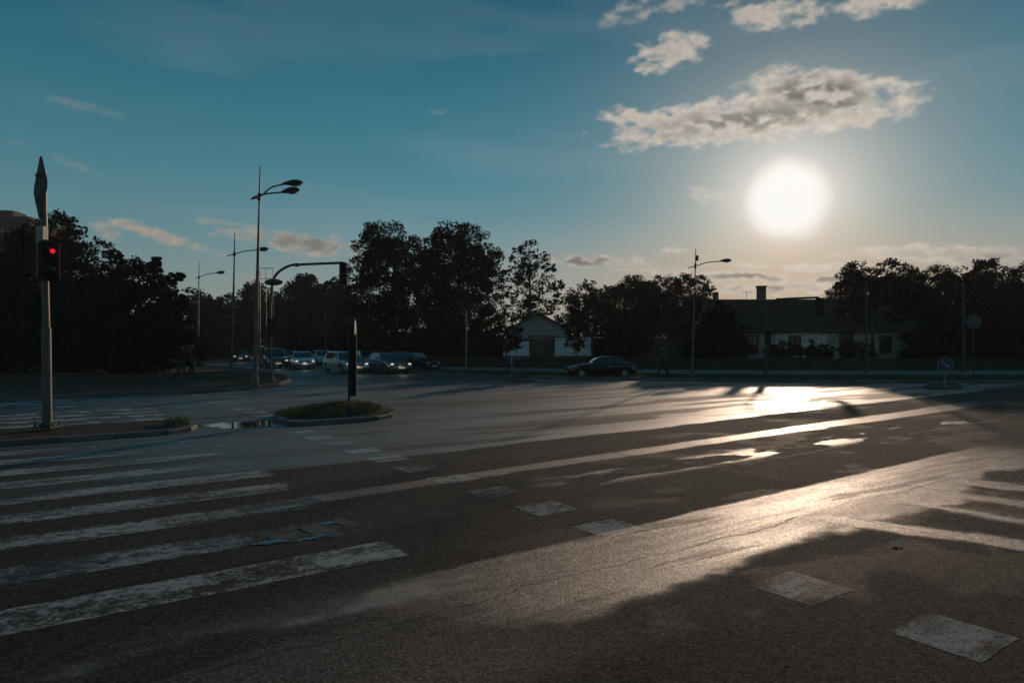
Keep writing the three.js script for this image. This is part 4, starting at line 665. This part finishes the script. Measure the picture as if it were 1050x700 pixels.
// ---------------------------------------------------------------- cars
const glassMat = new THREE.MeshPhysicalMaterial({ color: rgb(0.01, 0.012, 0.013), roughness: 0.05, clearcoat: 1, clearcoatRoughness: 0.03 });
const headLit = new THREE.MeshStandardMaterial({ color: rgb(0.6, 0.55, 0.45), emissive: rgb(1.0, 0.82, 0.60), emissiveIntensity: 1.0, roughness: 0.2 }), headOff = std(0.5, 0.5, 0.5, 0.15, 0.6), tail = std(0.16, 0.008, 0.008, 0.25);
const tyreGeo = new THREE.TorusGeometry(0.235, 0.085, 10, 28).scale(1, 1, 1.15), rimGeo = mergeGeometries([new THREE.CylinderGeometry(0.17, 0.17, 0.12, 20).rotateX(Math.PI / 2), ...[0, 1, 2, 3, 4].map((k) => new THREE.BoxGeometry(0.06, 0.36, 0.15).rotateZ(k * Math.PI / 5))].map(plain));
function car(label, paint, pos, turn, kind, lit, s = 1, group = 'cars waiting in the side street') {
  const t = thing('car', label, 'car', pos, turn, group); t.scale.setScalar(s);
  const K = { sedan: { L: 4.45, W: 1.76, H: 1.43, f: 0.72, rf: 0.05, rr: -0.98, rb: -1.62, deck: 0.95 }, estate: { L: 4.5, W: 1.78, H: 1.5, f: 0.8, rf: 0.15, rr: -1.75, rb: -2.08, deck: 0.95 }, hatch: { L: 4.0, W: 1.72, H: 1.47, f: 0.75, rf: 0.1, rr: -1.35, rb: -1.82, deck: 0.95 }, suv: { L: 4.4, W: 1.82, H: 1.68, f: 0.82, rf: 0.25, rr: -1.8, rb: -2.05, deck: 1.05 } }[kind];
  const { L, W, H } = K, x1 = L / 2, xf = x1 - 0.86, xr = -x1 + 0.82, R = 0.36, by = K.deck, up = kind === 'suv' ? 0.06 : 0;
  const sh = new THREE.Shape(); sh.moveTo(-x1 + 0.1, 0.28 + up); sh.lineTo(xr - R, 0.23 + up); sh.absarc(xr, 0.32, R, Math.PI, 0, true); sh.lineTo(xf - R, 0.21 + up); sh.absarc(xf, 0.32, R, Math.PI, 0, true); sh.lineTo(x1 - 0.12, 0.22 + up); sh.quadraticCurveTo(x1, 0.26 + up, x1, 0.45); sh.quadraticCurveTo(x1, 0.64, x1 - 0.2, by - 0.24); sh.quadraticCurveTo(x1 - 0.55, by - 0.12, K.f + 0.2, by - 0.02); sh.lineTo(K.f - 0.3, by + 0.01); sh.lineTo(K.rb + 0.1, by + 0.02); sh.quadraticCurveTo(-x1 + 0.12, by + 0.02, -x1 + 0.05, by - 0.12); sh.quadraticCurveTo(-x1 - 0.02, 0.6, -x1 + 0.02, 0.42); sh.quadraticCurveTo(-x1 + 0.02, 0.3, -x1 + 0.1, 0.28 + up);
  const bev = 0.07, g = new THREE.ExtrudeGeometry(sh, { depth: W - 2 * bev, bevelEnabled: true, bevelSize: 0.05, bevelOffset: -0.05, bevelThickness: bev, bevelSegments: 3, curveSegments: 10 }).translate(0, 0, -(W - 2 * bev) / 2), p = g.attributes.position;
  const plan = (x) => 1 - 0.13 * smooth(x1 - 0.95, x1, x) - 0.08 * smooth(-x1 + 0.7, -x1, x);
  for (let i = 0; i < p.count; i++) { const x = p.getX(i), y = p.getY(i); p.setZ(i, p.getZ(i) * plan(x) * (1 - 0.05 * smooth(0.65, by, y) - 0.04 * smooth(0.4, 0.2, y))); }
  g.computeVertexNormals(); obj('body', toCreasedNormals(g, 0.6), paint, t);
  const cab = new THREE.Shape(); cab.moveTo(K.rb - 0.05, by - 0.05); cab.lineTo(K.f, by - 0.05); cab.quadraticCurveTo(mix(K.f, K.rf, 0.55), mix(by, H, 0.62), K.rf, H - 0.05); cab.quadraticCurveTo((K.rf + K.rr) / 2, H + 0.02, K.rr, H - 0.04); cab.quadraticCurveTo(mix(K.rr, K.rb, 0.5), mix(H, by, 0.35), K.rb - 0.05, by - 0.05);
  const tum = (y) => 1 - 0.20 * smooth(by - 0.1, H, y) - 0.02, cg = new THREE.ExtrudeGeometry(cab, { depth: W - 0.28, bevelEnabled: true, bevelSize: 0.05, bevelOffset: -0.05, bevelThickness: 0.06, bevelSegments: 3, curveSegments: 10 }).translate(0, 0, -(W - 0.28) / 2), c = cg.attributes.position;
  for (let i = 0; i < c.count; i++) c.setZ(i, c.getZ(i) * tum(c.getY(i)));
  cg.computeVertexNormals(); obj('cabin', toCreasedNormals(cg, 0.6), paint, t);
  const half = (y) => ((W - 0.28) / 2 + 0.06) * tum(y), yl = by + 0.04, yh = H - 0.13, fx = (y) => mix(K.f, K.rf, (y - by) / (H - by)), bx = (y) => mix(K.rb, K.rr, (y - by) / (H - by));
  const quadGeo = (a) => { const q = new THREE.BufferGeometry(); q.setAttribute('position', new THREE.Float32BufferAttribute([a[0], a[1], a[2], a[0], a[2], a[3]].flat(), 3)); q.computeVertexNormals(); return q; };
  for (const sd of [-1, 1]) {
    const z = (y) => sd * (half(y) + 0.006), mid = -0.15;
    for (const [a0, a1, b1, b0] of [[mid + 0.03, fx(yl) - 0.2, fx(yh) - 0.1, mid + 0.03], [bx(yl) + 0.32, mid - 0.03, mid - 0.03, bx(yh) + 0.14]]) obj('side_window', quadGeo(sd > 0 ? [[a0, yl, z(yl)], [a1, yl, z(yl)], [b1, yh, z(yh)], [b0, yh, z(yh)]] : [[b0, yh, z(yh)], [b1, yh, z(yh)], [a1, yl, z(yl)], [a0, yl, z(yl)]]), glassMat, t);
    obj('mirror', rbox(0.1, 0.13, 0.2, 0.04, K.f - 0.28, by + 0.1, sd * (W / 2 + 0.02)), paint, t);
    obj('headlight', rbox(0.12, 0.12, 0.2, 0.05, x1 - 0.085, 0.66, sd * (W / 2 * 0.87 - 0.15)), lit ? headLit : headOff, t);
    obj('taillight', rbox(0.1, 0.18, 0.26, 0.03, -x1 + 0.06, 0.78, sd * (W / 2 * 0.9 - 0.15)), tail, t);
    obj('door_handle', box(0.16, 0.03, 0.03, -0.35, by - 0.16, sd * (W / 2 * 0.955)), chrome, t);
    for (const wx of [xf, xr]) { const w = new THREE.Group(); w.name = 'wheel'; w.position.set(wx, 0.32, sd * (W / 2 - 0.14)); t.add(w); obj('tyre', tyreGeo, rubber, w); obj('rim', rimGeo, rimMat, w); }
  }
  const sw = (x, y, w, dx) => [x + dx, y, w];
  const shape = (xa, xb, d, y0, y1) => { const w0 = half(y0) - 0.05, w1 = half(y1) - 0.05; return d > 0 ? quadGeo([[xa, y0, w0], [xa, y0, -w0], [xb, y1, -w1], [xb, y1, w1]]) : quadGeo([[xa, y0, -w0], [xa, y0, w0], [xb, y1, w1], [xb, y1, -w1]]); };
  obj('windscreen', shape(fx(yl) + 0.045, fx(yh) + 0.075, 1, yl, yh), glassMat, t); obj('rear_window', shape(bx(yl) - 0.05, bx(yh) - 0.05, -1, yl, yh), glassMat, t);
  obj('grille', rbox(0.05, 0.14, 0.75, 0.02, x1 - 0.015, 0.6, 0), blackPlastic, t); obj('bumper', rbox(0.12, 0.1, W * 0.78, 0.04, x1 - 0.035, 0.36, 0), blackPlastic, t); obj('rear_bumper', rbox(0.12, 0.14, W * 0.8, 0.04, -x1 + 0.02, 0.44, 0), blackPlastic, t); obj('number_plate', box(0.02, 0.11, 0.5, x1 + 0.03, 0.42, 0), white, t);
  if (lit) { const l = new THREE.PointLight(rgb(1, 0.85, 0.65), 0.35); l.position.set(x1 + 0.25, 0.66, 0); l.castShadow = true; t.add(l); }
  return t;
}
const carPaint = (r, g, b) => new THREE.MeshPhysicalMaterial({ color: rgb(r, g, b), roughness: 0.32, metalness: 0.6, clearcoat: 1, clearcoatRoughness: 0.06 });
const silver = carPaint(0.40, 0.44, 0.46), darkBlue = carPaint(0.09, 0.12, 0.15), blackPaint = carPaint(0.012, 0.012, 0.013), paleBlue = carPaint(0.34, 0.42, 0.47), charcoal = carPaint(0.03, 0.032, 0.034);
const facing = (az) => Math.atan2(-Math.cos(az), Math.sin(az));           // turn for a car that points az radians right of the way towards the camera
const onRoad = (px, py) => { const p = ground(px, py); return V(p.x, 0, p.z); };
car('silver estate car with headlights on, behind the keep-right post', silver, onRoad(354, 382.4), facing(0.60), 'estate', true);
car('dark blue saloon with headlights on, front of the middle lane', darkBlue, onRoad(397, 382.6), facing(0.60), 'sedan', true);
car('black hatchback at the right end of the waiting cars', blackPaint, onRoad(423.5, 380.8), facing(0.95), 'hatch', false);
car('pale blue saloon with headlights on, second in the left lane', paleBlue, onRoad(309, 378.0), facing(0.42), 'sedan', true);
car('dark off-road car with headlights on, left of the pale saloon', charcoal, onRoad(280.5, 377.2), facing(0.50), 'suv', true);
car('grey hatchback half hidden behind the silver estate', paleBlue, onRoad(330, 374.5), facing(0.5), 'hatch', false);
car('dark saloon with headlights on, between two street lamps', charcoal, onRoad(247, 370.8), facing(0.35), 'sedan', true);
car('blue hatchback behind the dark blue saloon', darkBlue, onRoad(376, 377.5), facing(0.55), 'hatch', false);
car('silver saloon glimpsed behind the off-road car', silver, onRoad(296, 373.2), facing(0.5), 'sedan', false);
car('farthest small grey car on the side street', paleBlue, onRoad(211, 365.5), facing(0.5), 'hatch', false);
car('black saloon parked side-on by the far kerb', blackPaint, onRoad(616, 387.2), Math.PI + 0.06, 'sedan', false, 0.88, 'car at the far kerb');

// ---------------------------------------------------------------- people
function meshField(bones, lo, hi, cell, k = 0.04) { // bones: [a, b, ra, rb]; smooth union, meshed
  const size = Math.max(hi.x - lo.x, hi.y - lo.y, hi.z - lo.z), n = Math.min(110, Math.ceil(size / cell)) + 4, mc = new MarchingCubes(n, new THREE.MeshBasicMaterial(), false, false, 60000);
  mc.isolation = 0; const c = lo.clone().add(hi).multiplyScalar(0.5), s = size / 2 * 1.08, q = new THREE.Vector3(), ba = new THREE.Vector3();
  for (let z = 0; z < n; z++) for (let y = 0; y < n; y++) for (let x = 0; x < n; x++) {
    q.set((x - n / 2) / (n / 2) * s + c.x, (y - n / 2) / (n / 2) * s + c.y, (z - n / 2) / (n / 2) * s + c.z); let d = 9;
    for (const [a, b, ra, rb, sz = 1] of bones) { ba.subVectors(b, a); const t = clamp(((q.x - a.x) * ba.x + (q.y - a.y) * ba.y + (q.z - a.z) * ba.z) / Math.max(1e-6, ba.lengthSq())); const e = Math.hypot(q.x - a.x - ba.x * t, q.y - a.y - ba.y * t, (q.z - a.z - ba.z * t) / sz) - mix(ra, rb, t); const h = clamp(0.5 + 0.5 * (d - e) / k); d = mix(d, e, h) - k * h * (1 - h); }
    mc.field[z * n * n + y * n + x] = -d;
  }
  mc.update(); const cnt = mc.count, g = new THREE.BufferGeometry(), ps = new Float32Array(mc.positionArray.slice(0, cnt * 3)), ns = new Float32Array(mc.normalArray.slice(0, cnt * 3));
  for (let i = 0; i < cnt; i++) { ps[i * 3] = ps[i * 3] * s + c.x; ps[i * 3 + 1] = ps[i * 3 + 1] * s + c.y; ps[i * 3 + 2] = ps[i * 3 + 2] * s + c.z; }
  g.setAttribute('position', new THREE.BufferAttribute(ps, 3)); g.setAttribute('normal', new THREE.BufferAttribute(ns, 3)); return g;
}
const skin = std(0.28, 0.17, 0.12, 0.6);
function person(label, pos, turn, top, bottom, hairC, stride, arm, height = 1.74) {
  const t = thing('person', label, 'person', pos, turn), S = height / 1.74; t.scale.setScalar(S);
  // faces +x; legs and arms swing along x
  const hipL = V(0, 0.92, 0.09), hipR = V(0, 0.92, -0.09), kL = V(0.10 * stride + 0.03, 0.5, 0.10), kR = V(-0.02 * stride + 0.03, 0.5, -0.10), aL = V(0.26 * stride, 0.09, 0.10), aR = V(-0.30 * stride, 0.12, -0.10);
  const shL = V(0, 1.43, 0.19), shR = V(0, 1.43, -0.19), eL = V(-0.10 * arm, 1.15, 0.25), eR = V(0.06 * arm, 1.15, -0.25), wL = V(-0.08 * arm + 0.06, 0.9, 0.26), wR = V(0.24 * arm, 0.92, -0.25), neck = V(0.01, 1.5, 0);
  const hand = (w, sd) => [[w, w.clone().add(V(0.015, -0.09, 0)), 0.028, 0.034], ...[-0.03, -0.01, 0.01, 0.03].map((o, i) => [w.clone().add(V(0.012 + o, -0.09, 0)), w.clone().add(V(0.03 + o, -0.165 + 0.012 * Math.abs(i - 1.5), -0.012 * sd)), 0.011, 0.008]), [w.clone().add(V(0.03, -0.03, 0)), w.clone().add(V(0.075, -0.09, 0)), 0.012, 0.009]];
  const body = [[V(0.01, 1.63, 0), V(0.015, 1.60, 0), 0.098, 0.088], [V(0.03, 1.56, 0), V(0.05, 1.53, 0), 0.055, 0.045], [V(0.1, 1.605, 0), V(0.115, 1.585, 0), 0.018, 0.02], [V(0, 1.6, 0.09), V(0, 1.575, 0.09), 0.02, 0.015], [V(0, 1.6, -0.09), V(0, 1.575, -0.09), 0.02, 0.015], [neck, V(0, 1.42, 0), 0.055, 0.07], [V(0, 1.40, 0), V(0, 1.0, 0), 0.11, 0.11], [shL, eL, 0.045, 0.04], [eL, wL, 0.04, 0.03], [shR, eR, 0.045, 0.04], [eR, wR, 0.04, 0.03], [hipL, kL, 0.07, 0.05], [kL, aL, 0.05, 0.04], [hipR, kR, 0.07, 0.05], [kR, aR, 0.05, 0.04], ...hand(wL, 1), ...hand(wR, -1)];
  obj('body', meshField(body, V(-0.5, 0, -0.4), V(0.5, 1.76, 0.4), 0.026, 0.02), skin, t);
  obj('jacket', meshField([[V(0, 1.38, 0), V(0, 1.15, 0), 0.145, 0.135, 1.35], [V(0, 1.15, 0), V(0, 0.92, 0), 0.135, 0.15, 1.2], [V(0, 1.43, 0.13), V(0, 1.43, -0.13), 0.085, 0.085], [shL, eL, 0.075, 0.062], [eL, wL, 0.062, 0.048], [shR, eR, 0.075, 0.062], [eR, wR, 0.062, 0.048]], V(-0.4, 0.8, -0.4), V(0.4, 1.56, 0.4), 0.024, 0.04), top, t);
  obj('trousers', meshField([[hipL, kL, 0.105, 0.075], [kL, aL, 0.075, 0.06], [hipR, kR, 0.105, 0.075], [kR, aR, 0.075, 0.06], [hipL, hipR, 0.11, 0.11]], V(-0.5, 0.05, -0.3), V(0.5, 1.05, 0.3), 0.024, 0.03), bottom, t);
  obj('hair', meshField([[V(-0.02, 1.66, 0), V(-0.035, 1.62, 0), 0.098, 0.09]], V(-0.2, 1.5, -0.2), V(0.2, 1.8, 0.2), 0.012), hairC, t);
  for (const a of [aL, aR]) obj('shoe', meshField([[V(a.x - 0.04, 0.05, a.z), V(a.x + 0.16, 0.04, a.z), 0.05, 0.04]], V(a.x - 0.15, 0, a.z - 0.15), V(a.x + 0.25, 0.15, a.z + 0.15), 0.012), blackPlastic, t);
  return t;
}
const navy = std(0.02, 0.022, 0.03, 0.85), denim = std(0.03, 0.04, 0.06, 0.85), brownHair = std(0.02, 0.013, 0.009, 0.7), blackCloth = std(0.012, 0.012, 0.013, 0.9), greyBlue = std(0.05, 0.055, 0.065, 0.85);
{ const p = ground(186, 383, 0.13); person('walker in dark clothes on the left pavement, left of a pair', V(p.x, 0.13, p.z), 0.3, blackCloth, denim, brownHair, 0.7, 0.8, 1.7); }
{ const p = ground(196, 383.3, 0.13); person('walker in dark navy jacket on the left pavement, right of a pair', V(p.x, 0.13, p.z), 0.25, navy, blackCloth, brownHair, 0.5, 0.6, 1.78); }
{ const p = ground(680, 381, 0.3); person('lone walker in grey-blue top on the far footway', V(p.x, rise(p.z < 0 ? -p.z - 34.6 : 0) + 0.012, p.z), Math.PI - 0.1, greyBlue, blackCloth, brownHair, 1, 1, 1.66); }

// ---------------------------------------------------------------- warm fog added to lift the far blacks, standing in for lens veil
scene.fog = new THREE.FogExp2(new THREE.Color(1.0, 0.91, 0.80), 0.0006);
renderer.render(scene, camera);
